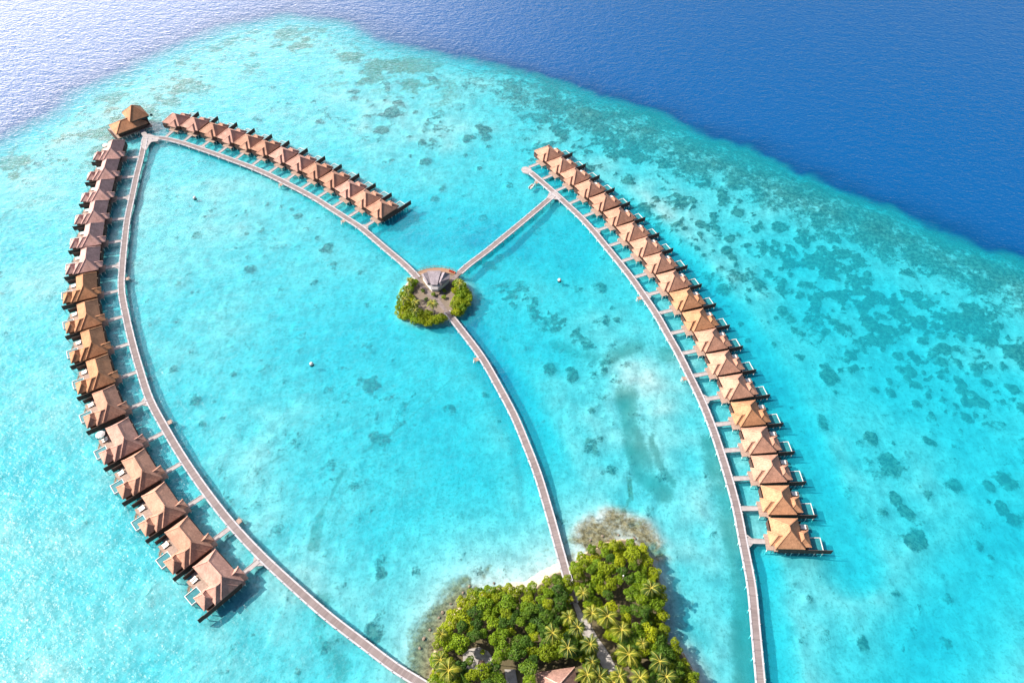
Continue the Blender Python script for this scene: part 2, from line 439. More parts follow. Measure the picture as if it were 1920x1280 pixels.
# ------------------------------------------------------------------ water depth and seabed cover on a plan grid
def fields(x, y):
    wob = (fbm(x, y, 26, 3, 3) - 0.5) * 12 + (fbm(x, y, 8, 5, 3) - 0.5) * 9
    s = np.where(inside(x, y, REEF), 1, -1) * dist_line(x, y, REEF[:-2]) + wob * 0.9                  # > 0 on the reef flat and in the lagoon
    si = signed(x, y, ISLAND)
    st = signed(x, y, ISLET)
    land = np.maximum(si, st)
    n1 = fbm(x, y, 60, 11, 4); n2 = fbm(x, y, 16, 23, 4); n3 = fbm(x, y, 7, 41, 3)
    n4 = fbm(x, y, 9, 57, 4, 0.6)
    lag = 1.85 + (n1 - 0.5) * 1.6 + (n2 - 0.5) * 1.1 + (n4 - 0.5) * 1.0

    def strip(pts, w, soft):
        d = dist_line(x, y, PX(pts)) + (n2 - 0.5) * 5
        return 1 - sstep(d, w - soft, w + soft)

    def spot(px, py, r):
        c = W(px, py, 0)
        d = np.hypot(x - c[0], y - c[1]) + (n1 - 0.5) * r * 0.8
        return 1 - sstep(d, r * 0.35, r * 1.15)
    dig = np.zeros_like(x)
    dig = np.maximum(dig, strip([(1040, 320), (1160, 390), (1290, 510), (1390, 630), (1470, 760), (1530, 880), (1575, 1010), (1600, 1060)], 9, 7))
    dig = np.maximum(dig, 1.1 * strip([(868, 600), (915, 660), (955, 730), (990, 800), (1020, 870), (1045, 950), (1060, 1010)], 7.5, 5))
    dig = np.maximum(dig, 0.8 * strip([(740, 420), (860, 430), (960, 450), (1040, 470)], 20, 16))
    dig = np.maximum(dig, 0.7 * strip([(890, 560), (950, 480), (1060, 440)], 18, 14))
    dig = np.maximum(dig, 0.55 * spot(1640, 560, 60))
    dig = np.maximum(dig, 0.5 * spot(1750, 800, 70))
    dig = np.maximum(dig, 0.5 * spot(640, 640, 40))
    dig = np.maximum(dig, 0.6 * spot(760, 850, 50))
    dig = np.maximum(dig, 0.5 * spot(1000, 620, 35))
    dig = np.maximum(dig, 0.75 * strip([(1428, 1060), (1450, 1160), (1465, 1280), (1470, 1400)], 5, 4))
    dig = np.maximum(dig, 0.8 * strip([(1660, 1280), (1800, 1100), (1900, 1000)], 14, 14))
    sh = np.zeros_like(x)
    sh = np.maximum(sh, spot(1330, 960, 38))
    sh = np.maximum(sh, 0.9 * strip([(1200, 700), (1230, 820), (1290, 950), (1320, 1080), (1320, 1250)], 12, 9))
    sh = np.maximum(sh, 0.8 * strip([(960, 520), (1040, 590), (1120, 650), (1180, 720)], 12, 9))
    sh = np.maximum(sh, 0.55 * spot(1060, 800, 50))
    sh = np.maximum(sh, 0.75 * spot(560, 850, 45))
    sh = np.maximum(sh, 0.75 * spot(500, 1180, 50))
    sh = np.maximum(sh, 0.5 * spot(230, 1230, 60))
    sh = np.maximum(sh, 0.75 * spot(1530, 1160, 36))
    sh = np.maximum(sh, 0.45 * spot(1620, 960, 45))
    sh = np.maximum(sh, 0.5 * spot(330, 420, 45))
    sh = np.maximum(sh, 0.6 * strip([(1120, 330), (1260, 400), (1400, 540)], 9, 8))
    sh = np.maximum(sh, 0.6 * strip([(60, 500), (60, 800), (90, 1100)], 30, 25))
    sh = np.maximum(sh, 0.6 * strip([(500, 120), (700, 210), (850, 220)], 28, 22))
    sh = np.maximum(sh, 0.8 * strip([(40, 340), (200, 235), (330, 165), (480, 115), (620, 110)], 22, 18))  # made shallower so its paler colour stands in for sky glare
    lag = lag + 1.9 * dig - 0.7 * sh
    # beach slope round the islands
    lag = np.minimum(lag, 0.12 + np.maximum(-si, 0) * (0.05 + 0.03 * n1 + 0.16 * sstep(x, 30, 45)))
    lag = np.minimum(lag, 0.06 + np.maximum(-st, 0) * 0.5)
    lag = np.maximum(lag, 0.12)
    # reef flat towards the drop-off, then the slope
    crest = sstep(s, 55, 5)
    lag = lag * (1 - 0.35 * crest) + 0.35 * crest * 1.1
    edge = np.maximum(-s + 12, 0)
    depth = lag + edge * 0.07 + np.maximum(-s - 2, 0) * (0.09 + 0.15 * sstep(x, -150, -20))
    depth = np.minimum(depth, 40)
    depth = np.where(land > 0, 0.05, depth)
    # cover of coral
    cor = np.zeros_like(x)
    for (px, py, r, k) in HEADS:
        c = W(px, py, -1.5)
        if not (x.min() < c[0] < x.max() and y.min() < c[1] < y.max()): continue
        m = (np.abs(x - c[0]) < r * 2.2) & (np.abs(y - c[1]) < r * 2.2)
        xx = x[m]; yy = y[m]
        d = np.hypot(xx - c[0], (yy - c[1]) * 0.85) + (n3[m] - 0.5) * r * 1.5
        cor[m] = np.maximum(cor[m], k * (1 - sstep(d, r * 0.1, r * 1.1)))
    rb = sstep(s, -60, -30) * (1 - sstep(s, 16, 48 + (n1 - 0.5) * 50))    # rough band along the edge
    right = sstep(x, -40, 40)
    patch = sstep(fbm(x, y, 8, 71, 4, 0.6), 0.40, 0.62)
    cor = np.maximum(cor, rb * (0.64 + 0.34 * patch) * (0.5 + 0.5 * right))
    b2 = sstep(s, 8, 20) * (1 - sstep(s, 45 + 20 * right, 75 + 35 * right)) * right
    cor = np.maximum(cor, b2 * sstep(fbm(x, y, 6.5, 83, 4, 0.62) * 0.75 + 0.25 * fbm(x, y, 30, 84, 2), 0.475, 0.625) * 1.0)
    b3 = sstep(s, 40, 70) * (1 - sstep(s, 85, 125)) * sstep(x, 60, 110)
    cor = np.maximum(cor, b3 * sstep(fbm(x, y, 5.5, 95, 4, 0.6) * 0.75 + 0.25 * fbm(x, y, 26, 96, 2), 0.57, 0.68) * 0.9)
    b4 = (1 - sstep(np.abs(s - 55), 20, 45)) * (1 - sstep(x, -60, 20)) * sstep(x, -150, -70)
    cor = np.maximum(cor, b4 * sstep(fbm(x, y, 8, 105, 4, 0.6), 0.54, 0.68) * 0.75)
    # rubble field in the middle of the right lagoon, and small heads in the left one
    rf = strip([(950, 540), (1030, 590), (1090, 650), (1130, 690)], 9, 8)
    cor = np.maximum(cor, rf * sstep(fbm(x, y, 4.5, 111, 3, 0.6), 0.50, 0.60) * 0.75)
    rf2 = strip([(480, 880), (590, 830), (680, 780), (740, 740)], 20, 14)
    cor = np.maximum(cor, rf2 * sstep(fbm(x, y, 4, 121, 3, 0.6), 0.60, 0.68) * 0.55)
    tiny = sstep(fbm(x, y, 6, 131, 3, 0.6), 0.675, 0.73) * 0.45
    cor = np.maximum(cor, tiny * sstep(s, 30, 60))
    # sea grass: teal strips
    gr = np.zeros_like(x)
    gr = np.maximum(gr, strip([(1340, 830), (1375, 960), (1392, 1060), (1400, 1180), (1408, 1280), (1410, 1400)], 5.5, 3.5) * 0.8)
    gr = np.maximum(gr, strip([(1175, 740), (1190, 830), (1210, 890), (1240, 920)], 4.5, 2.5) * 0.8)
    gr = np.maximum(gr, strip([(1040, 640), (1090, 660), (1140, 670), (1195, 640)], 4, 3) * 0.7)
    gr = np.maximum(gr, strip([(600, 1130), (590, 1190), (640, 1250)], 3, 3) * 0.7)
    gr = np.maximum(gr, strip([(1230, 780), (1222, 820), (1240, 870), (1262, 900)], 1.2, 1.0) * 0.8)
    gr = np.maximum(gr, strip([(860, 690), (740, 800), (650, 860), (600, 960), (585, 1020)], 0.9, 0.9) * 0.7)
    gr = np.maximum(gr, strip([(560, 810), (545, 840), (510, 860)], 0.9, 0.8) * 0.7)
    for (a, b, r, k) in ((1480, 1000, 5, .4), (1250, 660, 6, .6), (890, 880, 9, .35), (930, 900, 8, .35), (770, 990, 10, .3), (620, 500, 12, .25), (720, 900, 20, .3), (830, 930, 18, .35), (1600, 760, 25, .2), (1160, 950, 4, .5)):
        gr = np.maximum(gr, k * spot(a, b, r))
    gr = gr * (0.55 + 0.6 * n3) * sstep(-land, 2, 8)
    # brown shore platform
    wid = 5 + 9 * n2
    rock = (1 - sstep(-si, wid * 0.3, wid * 1.3))
    west = 1 - sstep(x, 28, 46)
    tip = strip([(1100, 1000), (1150, 972), (1200, 990), (1228, 1040)], 5, 5)
    nw = strip([(800, 1215), (850, 1140), (900, 1095), (950, 1080)], 8, 5)
    rock = np.clip(np.maximum(np.maximum(rock * 0.75 * (0.06 + 0.94 * np.maximum(west, 0)), tip * 0.68), nw * 0.7), 0, 1)
    beach = strip([(975, 1090), (1010, 1070), (1035, 1058)], 4.5, 2.5)
    tip = tip * sstep(fbm(x, y, 6, 171, 4, 0.6), 0.30, 0.55)
    rock = rock * (1 - beach) * sstep(fbm(x, y, 9, 141, 4, 0.65), 0.28, 0.52)
    flat = (1 - sstep(s, 30, 75)) * sstep(s, -18, 2) * (1 - sstep(x, -70, 30))
    rock = np.maximum(rock, 0.62 * flat * sstep(fbm(x, y, 12, 181, 4, 0.6), 0.44, 0.62))
    streak = strip([(1165, 960), (1180, 930), (1185, 905)], 4, 4) * sstep(fbm(x * 2.5, y * 0.6, 8, 151, 3), 0.48, 0.6)
    rock = np.maximum(rock, 0.6 * streak)
    tw = sstep(tip * (land < 0), 0.1, 0.8)
    depth = depth * (1 - tw) + np.minimum(depth, 0.16) * tw
    foam = np.zeros_like(x)
    fl = dist_line(x, y, PX([(1060, 1062), (1072, 1052), (1086, 1042), (1096, 1030), (1103, 1026)]))
    foam = np.maximum(foam, (1 - sstep(fl, 0.2, 1.2)) * sstep(n3, 0.35, 0.6))
    fl = dist_line(x, y, PX([(1005, 1083), (1020, 1070), (1035, 1066), (1048, 1060)]))
    foam = np.maximum(foam, (1 - sstep(fl, 0.1, 0.8)) * sstep(n3, 0.4, 0.6))
    for (a, b, r) in ((790, 1205, 1.3), (783, 1222, .9), (832, 1140, 1.1), (850, 1128, .8), (1128, 1008, 1.2), (1175, 1012, 1.6), (1198, 1022, 1.2), (1214, 1050, 1.0), (775, 1235, .9)):
        foam = np.maximum(foam, spot(a, b, r) * sstep(fbm(x, y, 1.6, 161, 3), 0.45, 0.6))
    return depth, np.clip(cor, 0, 1.2), np.clip(gr, 0, 1), rock, foam, land


def sheet(name, xs, ys, zf, m, attrs):
    """one large sheet on a plan grid (xs, ys)"""
    X, Y = np.meshgrid(xs, ys)
    nx, ny = len(xs), len(ys)
    co = np.stack([X.ravel(), Y.ravel(), zf.ravel()], 1).astype(np.float32)
    i = np.arange(nx * ny).reshape(ny, nx)
    q = np.stack([i[:-1, :-1], i[:-1, 1:], i[1:, 1:], i[1:, :-1]], -1).reshape(-1, 4).astype(np.int32)
    me = bpy.data.meshes.new(name)
    me.vertices.add(len(co)); me.vertices.foreach_set('co', co.ravel())
    me.loops.add(q.size); me.loops.foreach_set('vertex_index', q.ravel())
    me.polygons.add(len(q))
    me.polygons.foreach_set('loop_start', np.arange(0, q.size, 4, dtype=np.int32))
    me.polygons.foreach_set('use_smooth', np.ones(len(q), bool))
    me.update(calc_edges=True)
    for k, v in attrs.items():
        a = me.attributes.new(k, 'FLOAT', 'POINT')
        a.data.foreach_set('value', v.ravel().astype(np.float32))
    me.materials.append(m)
    return link(name, me)


def seabed_material():
    m, nt, out = new_mat('coral_sand_seabed')
    g = G(nt)
    p = g.pos()
    n_a = g.noise(p, 0.22, 5, 0.65)
    n_b = g.noise(p, 0.8, 4, 0.7)
    st_ = g.noise(g.mapping(p, (0.55, 0.16, 0.3), (0, 0, R(20))), 1.0, 3, 0.6)
    sand = g.mix(g.ramp(n_a, 0.32, 0.68), (0.255, 0.285, 0.30), (0.42, 0.45, 0.46))  # uneven sand tones, also standing in for light rippled by the waves
    sand = g.mix(g.math('MULTIPLY', g.ramp(st_, 0.4, 0.72), 0.4), sand, (0.52, 0.55, 0.55))
    sand = g.mix(g.math('MULTIPLY', g.ramp(n_b, 0.47, 0.72), 0.6), sand, (0.15, 0.165, 0.145))
    gr = g.attr('grass')
    col = g.mix(g.math('MULTIPLY', g.ramp(g.math('MULTIPLY_ADD', n_b, 0.7, g.math('SUBTRACT', gr, 0.35)), 0.15, 0.6), g.math('MULTIPLY', gr, 1.0, clamp=True)), sand, (0.07, 0.11, 0.085))
    cor = g.attr('coral')
    k = g.math('ADD', cor, g.math('MULTIPLY', g.math('SUBTRACT', g.noise(p, 0.34, 7, 0.75), 0.5), g.math('MULTIPLY', g.ramp(cor, 0.04, 0.4), 2.2)))
    corcol = g.mix(g.ramp(g.noise(p, 0.6, 5, 0.75), 0.44, 0.58), (0.02, 0.028, 0.026), (0.15, 0.145, 0.12))
    col = g.mix(g.math('MULTIPLY', g.ramp(k, 0.34, 0.80), 0.94), col, corcol)
    rk = g.attr('rock')
    rc = g.mix(g.ramp(g.noise(p, 0.7, 5, 0.75), 0.35, 0.68), (0.065, 0.045, 0.018), (0.235, 0.185, 0.105))
    kr = g.math('ADD', rk, g.math('MULTIPLY', g.math('SUBTRACT', g.noise(p, 0.6, 4, 0.7), 0.5), 0.8))
    col = g.mix(g.ramp(kr, 0.22, 0.75), col, rc)
    b = g.n('ShaderNodeBsdfPrincipled')
    g.l(col, b.inputs['Base Color'])
    b.inputs['Roughness'].default_value = 0.95
    b.inputs['Specular IOR Level'].default_value = 0.0
    g.l(g.bump(g.noise(p, 0.8, 4, 0.7), 0.4, 0.3), b.inputs['Normal'])
    g.l(b.outputs[0], out.inputs[0])
    return m


def water_material():
    m, nt, out = new_mat('sea_water')
    g = G(nt)
    p = g.pos()
    d = g.attr('depth')
    # colour filtered by the water column
    comb = g.n('ShaderNodeCombineColor')
    for i, k in enumerate((0.43, 0.026, 0.002)):
        g.l(g.math('POWER', math.e, g.math('MULTIPLY', d, -k * 1.25)), comb.inputs[i])
    tr = g.n('ShaderNodeBsdfTransparent'); g.l(comb.outputs[0], tr.inputs[0])
    sc = g.n('ShaderNodeBsdfDiffuse'); g.l(g.mix(g.ramp(d, 2.6, 5.6), (0.01, 0.37, 0.50), (0.0, 0.062, 0.205)), sc.inputs[0])
    f = g.math('SUBTRACT', 1.0, g.math('POWER', math.e, g.math('SUBTRACT', g.math('MULTIPLY', d, -0.14), g.math('MULTIPLY', g.math('MAXIMUM', g.math('SUBTRACT', d, 4.0), 0.0), 0.28))))
    body = g.n('ShaderNodeMixShader'); g.l(f, body.inputs[0]); g.l(tr.outputs[0], body.inputs[1]); g.l(sc.outputs[0], body.inputs[2])
    # wind ripples: strongest on the open western side, weak in the sheltered lagoon
    sx = g.n('ShaderNodeSeparateXYZ'); g.l(p, sx.inputs[0])
    w1 = g.noise(g.mapping(p, (0.42, 0.75, 1), (0, 0, R(-22))), 1.0, 3, 0.55)
    w2 = g.noise(g.mapping(p, (0.14, 0.24, 1), (0, 0, R(14))), 1.0, 2, 0.5)
    w3 = g.noise(g.mapping(p, (0.9, 1.3, 1), (0, 0, R(-30))), 1.0, 2, 0.5)
    h = g.math('ADD', g.math('MULTIPLY', w1, 1.0), g.math('ADD', g.math('MULTIPLY', w2, 1.0), g.math('MULTIPLY', w3, 0.26)))
    nb = g.bump(g.math('MULTIPLY', h, g.math('ADD', g.math('MULTIPLY_ADD', g.ramp(d, 2.5, 7), 0.5, 0.42), g.math('MULTIPLY', g.ramp(sx.outputs[0], 20, -170), 0.34))), 1.0, 0.68)
    gl = g.n('ShaderNodeBsdfGlossy'); gl.inputs['Roughness'].default_value = 0.31
    g.l(nb, gl.inputs['Normal'])
    dt = g.n('ShaderNodeVectorMath', operation='DOT_PRODUCT')
    g.l(g.n('ShaderNodeNewGeometry').outputs['Incoming'], dt.inputs[0]); g.l(nb, dt.inputs[1])
    c1 = g.math('SUBTRACT', 1.0, g.math('ABSOLUTE', dt.outputs['Value'], clamp=True))
    fr = g.math('MULTIPLY_ADD', g.math('POWER', c1, 5.0), 0.98, 0.02)
    surf = g.n('ShaderNodeMixShader'); g.l(fr, surf.inputs[0]); g.l(body.outputs[0], surf.inputs[1]); g.l(gl.outputs[0], surf.inputs[2])
    fo = g.n('ShaderNodeBsdfDiffuse'); fo.inputs[0].default_value = (0.8, 0.8, 0.8, 1)
    fin = g.n('ShaderNodeMixShader')
    g.l(g.ramp(g.math('MULTIPLY', g.attr('foam'), g.math('ADD', 0.4, g.noise(p, 1.5, 3, 0.7))), 0.3, 0.7), fin.inputs[0])
    g.l(surf.outputs[0], fin.inputs[1]); g.l(fo.outputs[0], fin.inputs[2])
    g.l(fin.outputs[0], out.inputs[0])
    return m


def spread(lo, hi, step, far):
    return np.array([lo - f for f in far[::-1]] + list(np.arange(lo, hi + step * 0.5, step)) + [hi + f for f in far])


xs = spread(-440, 440, 1.1, [40, 120, 400, 1500, 6000])
ys = spread(30, 590, 1.1, [40, 120, 400, 1500, 6000])
X_, Y_ = np.meshgrid(xs, ys)
dep, cor_, gr_, rock_, foam_, land_ = fields(X_, Y_)
relief = np.clip(cor_, 0, 1) * 0.7 * (0.5 + fbm(X_, Y_, 3, 201, 3)) + (fbm(X_, Y_, 9, 211, 3) - 0.5) * 0.35
zb = -np.maximum(dep - np.minimum(relief, dep * 0.6), 0.06)
tag(sheet('seabed', xs, ys, zb, seabed_material(), {'coral': cor_, 'grass': gr_, 'rock': rock_}), 'pale coral sand seabed with dark coral heads under the clear lagoon', 'seabed', kind='structure')
xs2 = spread(-440, 440, 2.0, [40, 120, 400, 1500, 6000])
ys2 = spread(30, 590, 2.0, [40, 120, 400, 1500, 6000])
X2, Y2 = np.meshgrid(xs2, ys2)
dep2, _, _, _, foam2, _ = fields(X2, Y2)
tag(sheet('water', xs2, ys2, np.zeros_like(X2), water_material(), {'depth': dep2, 'foam': foam2}), 'turquoise lagoon water turning deep blue beyond the reef edge', 'sea', kind='structure')


# ------------------------------------------------------------------ island ground
def ground(name, poly, top, m, label, edge, step=1.0):
    px = [p[0] for p in poly]; py = [p[1] for p in poly]
    xs = np.arange(min(px) - 8, max(px) + 8, step); ys = np.arange(min(py) - 8, max(py) + 8, step)
    X, Y = np.meshgrid(xs, ys)
    s = signed(X, Y, poly) + (fbm(X, Y, 5, 301, 3) - 0.5) * 2.2
    z = -3.0 + (top + 3.0) * sstep(s, -2.6, edge * 0.6) + (fbm(X, Y, 4, 311, 3) - 0.5) * 0.18 * sstep(s, 0, 3)
    bch = 1 - sstep(dist_line(X, Y, PX([(968, 1097), (990, 1091), (1012, 1077), (1036, 1063), (1054, 1058)])) + (fbm(X, Y, 5, 333, 3) - 0.5) * 2, 2.0, 5.0)
    z = z + bch * (np.maximum(z, 0.16 + 0.13 * np.minimum(s, 5)) - z) * (s > -2.0)
    keep = s > -2.5
    bm = bmesh.new()
    vs = {}
    ny, nx = X.shape
    def v(j, i):
        if (j, i) not in vs: vs[(j, i)] = bm.verts.new((X[j, i], Y[j, i], z[j, i]))
        return vs[(j, i)]
    for j in range(ny - 1):
        for i in range(nx - 1):
            if keep[j, i] or keep[j + 1, i] or keep[j, i + 1] or keep[j + 1, i + 1]:
                bm.faces.new((v(j, i), v(j, i + 1), v(j + 1, i + 1), v(j + 1, i)))
    me = mesh_of(bm, name, m, True, False)
    co = np.empty(len(me.vertices) * 3, np.float32); me.vertices.foreach_get('co', co); co = co.reshape(-1, 3).astype(float)
    bd = dist_line(co[:, 0], co[:, 1], PX([(968, 1097), (990, 1092), (1012, 1078), (1036, 1064), (1056, 1058)])) + (fbm(co[:, 0], co[:, 1], 4, 331, 3) - 0.5) * 3
    at = me.attributes.new('beach', 'FLOAT', 'POINT'); at.data.foreach_set('value', (1 - sstep(bd, 2.0, 4.0)).astype(np.float32))
    return tag(link(name, me), label, 'ground', kind='structure')


def soil_mat(name, sandc, soilc, bias):
    m, nt, out = new_mat(name)
    g = G(nt)
    p = g.pos()
    sep = g.n('ShaderNodeSeparateXYZ'); g.l(p, sep.inputs[0])
    f = g.ramp(g.math('SUBTRACT', g.math('ADD', g.noise(p, 0.35, 4, 0.7), g.math('MULTIPLY', g.math('SUBTRACT', sep.outputs[2], bias), 0.9)), g.math('MULTIPLY', g.attr('beach'), 0.8)), 0.35, 0.75)
    sandc = g.mix(g.attr('beach'), g.mix(g.ramp(g.noise(p, 0.7, 4, 0.7), 0.35, 0.65), (0.20, 0.14, 0.085), (0.46, 0.38, 0.28)), sandc)
    col = g.mix(f, sandc, soilc)
    col = g.mix(g.math('MULTIPLY', g.ramp(g.noise(p, 1.6, 4, 0.75), 0.5, 0.72), 0.6), col, (0.10, 0.075, 0.05))
    b = g.n('ShaderNodeBsdfPrincipled'); g.l(col, b.inputs['Base Color']); b.inputs['Roughness'].default_value = 0.95
    b.inputs['Specular IOR Level'].default_value = 0.1
    g.l(g.bump(g.noise(p, 1.6, 4, 0.7), 0.5, 0.3), b.inputs['Normal'])
    g.l(b.outputs[0], out.inputs[0])
    return m


ground('island_ground', ISLAND, 1.15, soil_mat('island_soil', (0.44, 0.39, 0.32), (0.10, 0.085, 0.05), 0.75), 'sandy ground of the wooded main island with a pale beach', 3.0)
ground('islet_ground', ISLET, 1.35, soil_mat('islet_soil', (0.26, 0.21, 0.165), (0.17, 0.14, 0.115), 1.1), 'brown sandy ground of the small planted islet', 1.5)
SAND = plain('raked_sand', (0.24, 0.225, 0.22), (0.36, 0.34, 0.33), 0.7, 0.95, bump=0.3)  # sand tone lowered, shade of the trees put into the colour


def flat_patch(name, pts, z, label, cat):
    poly = [W(a, b, z) for a, b in pts]
    bm = bmesh.new()
    prism(bm, [(p.x, p.y) for p in poly], z - 0.5, z)
    return tag(link(name, mesh_of(bm, name, SAND)), label, cat, kind='structure')


flat_patch('path', [(1075, 1118), (1083, 1130), (1093, 1150), (1108, 1172), (1122, 1196), (1134, 1212), (1144, 1228), (1152, 1244), (1160, 1262), (1172, 1290), (1190, 1320), (1172, 1325), (1155, 1298), (1140, 1268), (1130, 1250), (1121, 1232), (1114, 1212), (1100, 1200), (1088, 1190), (1078, 1184), (1070, 1172), (1082, 1168), (1082, 1152), (1076, 1136), (1071, 1122)], 1.33, 'pale sandy path running inland from the central jetty', 'path')
flat_patch('sand_clearing', [(868, 1226), (880, 1216), (898, 1212), (915, 1220), (925, 1234), (926, 1246), (914, 1254), (898, 1258), (880, 1257), (868, 1250)], 1.34, 'small pale sand clearing ringed by bushes', 'clearing')
flat_patch('garden_path', [(946, 1254), (966, 1254), (972, 1290), (975, 1330), (948, 1330), (950, 1285)], 1.36, 'short grey sand path between the trees', 'path')


DPATH = plain('trodden_islet_path', (0.13, 0.105, 0.105), (0.21, 0.175, 0.17), 0.8, 0.95, bump=0.3)
for pts_, lb_ in (([(781, 518), (787, 525), (800, 541), (812, 552), (824, 560), (840, 583), (834, 586), (818, 566), (806, 558), (794, 546), (779, 528)], 'brown path crossing the islet from the upper jetty to the central jetty'),
                  ([(866, 512), (850, 527), (838, 543), (827, 561), (822, 558), (832, 540), (844, 524), (858, 508)], 'short brown path from the straight jetty across the islet')):
    o_ = flat_patch('path', pts_, 1.47 if 'upper' in lb_ else 1.465, lb_, 'path'); o_.data.materials[0] = DPATH


# ------------------------------------------------------------------ jetties
def smooth_path(pts, step=1.5):
    P = [Vector((p[0], p[1])) for p in pts]
    P = [P[0] * 2 - P[1]] + P + [P[-1] * 2 - P[-2]]
    out = []
    for i in range(1, len(P) - 2):
        p0, p1, p2, p3 = P[i - 1:i + 3]
        n = max(2, int((p2 - p1).length / step))
        for k in range(n):
            t = k / n
            out.append(0.5 * ((2 * p1) + (p2 - p0) * t + (2 * p0 - 5 * p1 + 4 * p2 - p3) * t * t + (3 * p1 - p0 - 3 * p2 + p3) * t ** 3))
    out.append(P[-2])
    return out


def normals(path):
    ns = []
    for i in range(len(path)):
        d = (path[min(i + 1, len(path) - 1)] - path[max(i - 1, 0)]).normalized()
        ns.append(Vector((-d.y, d.x)))
    return ns


def ribbon(bm, path, ns, a, b, z0, z1, uv=None):
    """solid strip between lateral offsets a and b"""
    L = 0.0
    prev = None
    rows = []
    for i, (p, n) in enumerate(zip(path, ns)):
        if prev is not None: L += (p - prev).length
        prev = p
        A = p + n * a; B = p + n * b
        rows.append((L, [bm.verts.new((A.x, A.y, z0)), bm.verts.new((B.x, B.y, z0)), bm.verts.new((B.x, B.y, z1)), bm.verts.new((A.x, A.y, z1))]))
    for (l0, r0), (l1, r1) in zip(rows, rows[1:]):
        for k in range(4):
            f = bm.faces.new((r0[k], r0[(k + 1) % 4], r1[(k + 1) % 4], r1[k]))
            if uv is not None:
                for lp, (l, w) in zip(f.loops, ((l0, 0), (l0, 1), (l1, 1), (l1, 0))): lp[uv].uv = (l, w)
    bm.faces.new(rows[0][1][::-1]); bm.faces.new(rows[-1][1])


def pile_mesh(name, r, top, bottom=-3.0):
    bm = bmesh.new()
    tube(bm, [(0, 0, bottom), (0, 0, top)], [r, r], 8)
    return mesh_of(bm, name, M['concrete'], False)


def jetty(name, px, label, zdeck=1.5, half=1.0, edge=0.48, pile_gap=6.5, landings=(), z_in_px=1.5, skip=lambda p: False):
    path = smooth_path([W(a, b, z_in_px)[:2] for a, b in px])
    ns = normals(path)
    o = empty('jetty', (path[0].x, path[0].y, zdeck))
    tag(o, label, 'jetty')
    org = Vector((path[0].x, path[0].y))
    loc = [p - org for p in path]
    bm = bmesh.new(); uv = bm.loops.layers.uv.new('UVMap')
    ribbon(bm, loc, ns, -half, half, -0.22, 0.0, uv)
    link('deck', mesh_of(bm, 'deck', M['jetty_deck']), o)
    for s in (-1, 1):
        bm = bmesh.new()
        a, b = sorted((s * (half + 0.003), s * (half + edge)))
        ribbon(bm, loc, ns, a, b, -0.42, 0.10)
        # short posts standing along the outer edge
        acc = 0.0
        for i in range(1, len(loc)):
            acc += (loc[i] - loc[i - 1]).length
            if acc > pile_gap / 2:
                acc = 0.0
                p = loc[i] + ns[i] * s * (half + edge - 0.05)
                box(bm, p.x - 0.12, p.x + 0.12, p.y - 0.12, p.y + 0.12, 0.101, 0.42)
        link('edge_beam', mesh_of(bm, 'edge_beam', M['jetty_edge']), o)
    pm = pile_mesh('pile', 0.17, -0.42, -4.2)
    acc = pile_gap * 0.5
    cnt = 0
    for i in range(1, len(loc)):
        acc += (loc[i] - loc[i - 1]).length
        if acc >= pile_gap and cnt < 98 and not skip(path[i]):
            acc = 0.0
            for s in (-1, 1):
                p = loc[i] + ns[i] * s * (half + edge * 0.6)
                link('pile', pm, o, (p.x, p.y, 0)); cnt += 1
    for (a, b) in landings:
        q = W(a, b, zdeck); i = min(range(len(path)), key=lambda k: (path[k] - q.xy).length)
        s = 1 if (q.xy - path[i]).dot(ns[i]) > 0 else -1
        n = ns[i] * s; t = Vector((n.y, -n.x))
        c = loc[i] + n * (half + edge)
        bm = bmesh.new()
        bar(bm, (*(c + n * 0.02), -0.25), (*(c + n * 1.7), -0.25), 1.9, 0.16)
        for e in (-1, 1):
            tube(bm, [(*(c + n * 1.6 + t * e * 0.8), -4), (*(c + n * 1.6 + t * e * 0.8), 0.7)], [0.1, 0.1], 6)
        ld = link('landing', mesh_of(bm, 'landing', M['deck']), o)
        bm = bmesh.new()
        for e in (-0.3, 0.3):
            bar(bm, (*(c + n * 1.75 + t * e), 0.6), (*(c + n * 2.4 + t * e), -2.2), 0.08, 0.08)
        for k in range(5):
            z = 0.0 - k * 0.42
            w = 1.75 + 0.65 * (0.6 - z) / 2.8
            bar(bm, (*(c + n * w - t * 0.3), z), (*(c + n * w + t * 0.3), z), 0.1, 0.06)
        link('ladder', mesh_of(bm, 'ladder', M['white']), ld)
    return o, path, ns


def offset_px(pts, away, m):
    """shift junction points (on the jetty's outer edge) to the jetty's centre line, away from the villas"""
    P = [W(a, b, 1.5).xy for a, b in pts]
    out = []
    for i, p in enumerate(P):
        d = (P[min(i + 1, len(P) - 1)] - P[max(i - 1, 0)]).normalized()
        n = Vector((-d.y, d.x)) * away
        out.append(p + n * m)
    return out


def unproj(p, z=1.5):
    x, y, zz = p[0], p[1], z - CZ
    zc = y * math.cos(PITCH) - zz * math.sin(PITCH)
    yc = -(y * math.sin(PITCH) + zz * math.cos(PITCH))
    return (960 + FPX * x / zc, 640 + FPX * yc / zc)


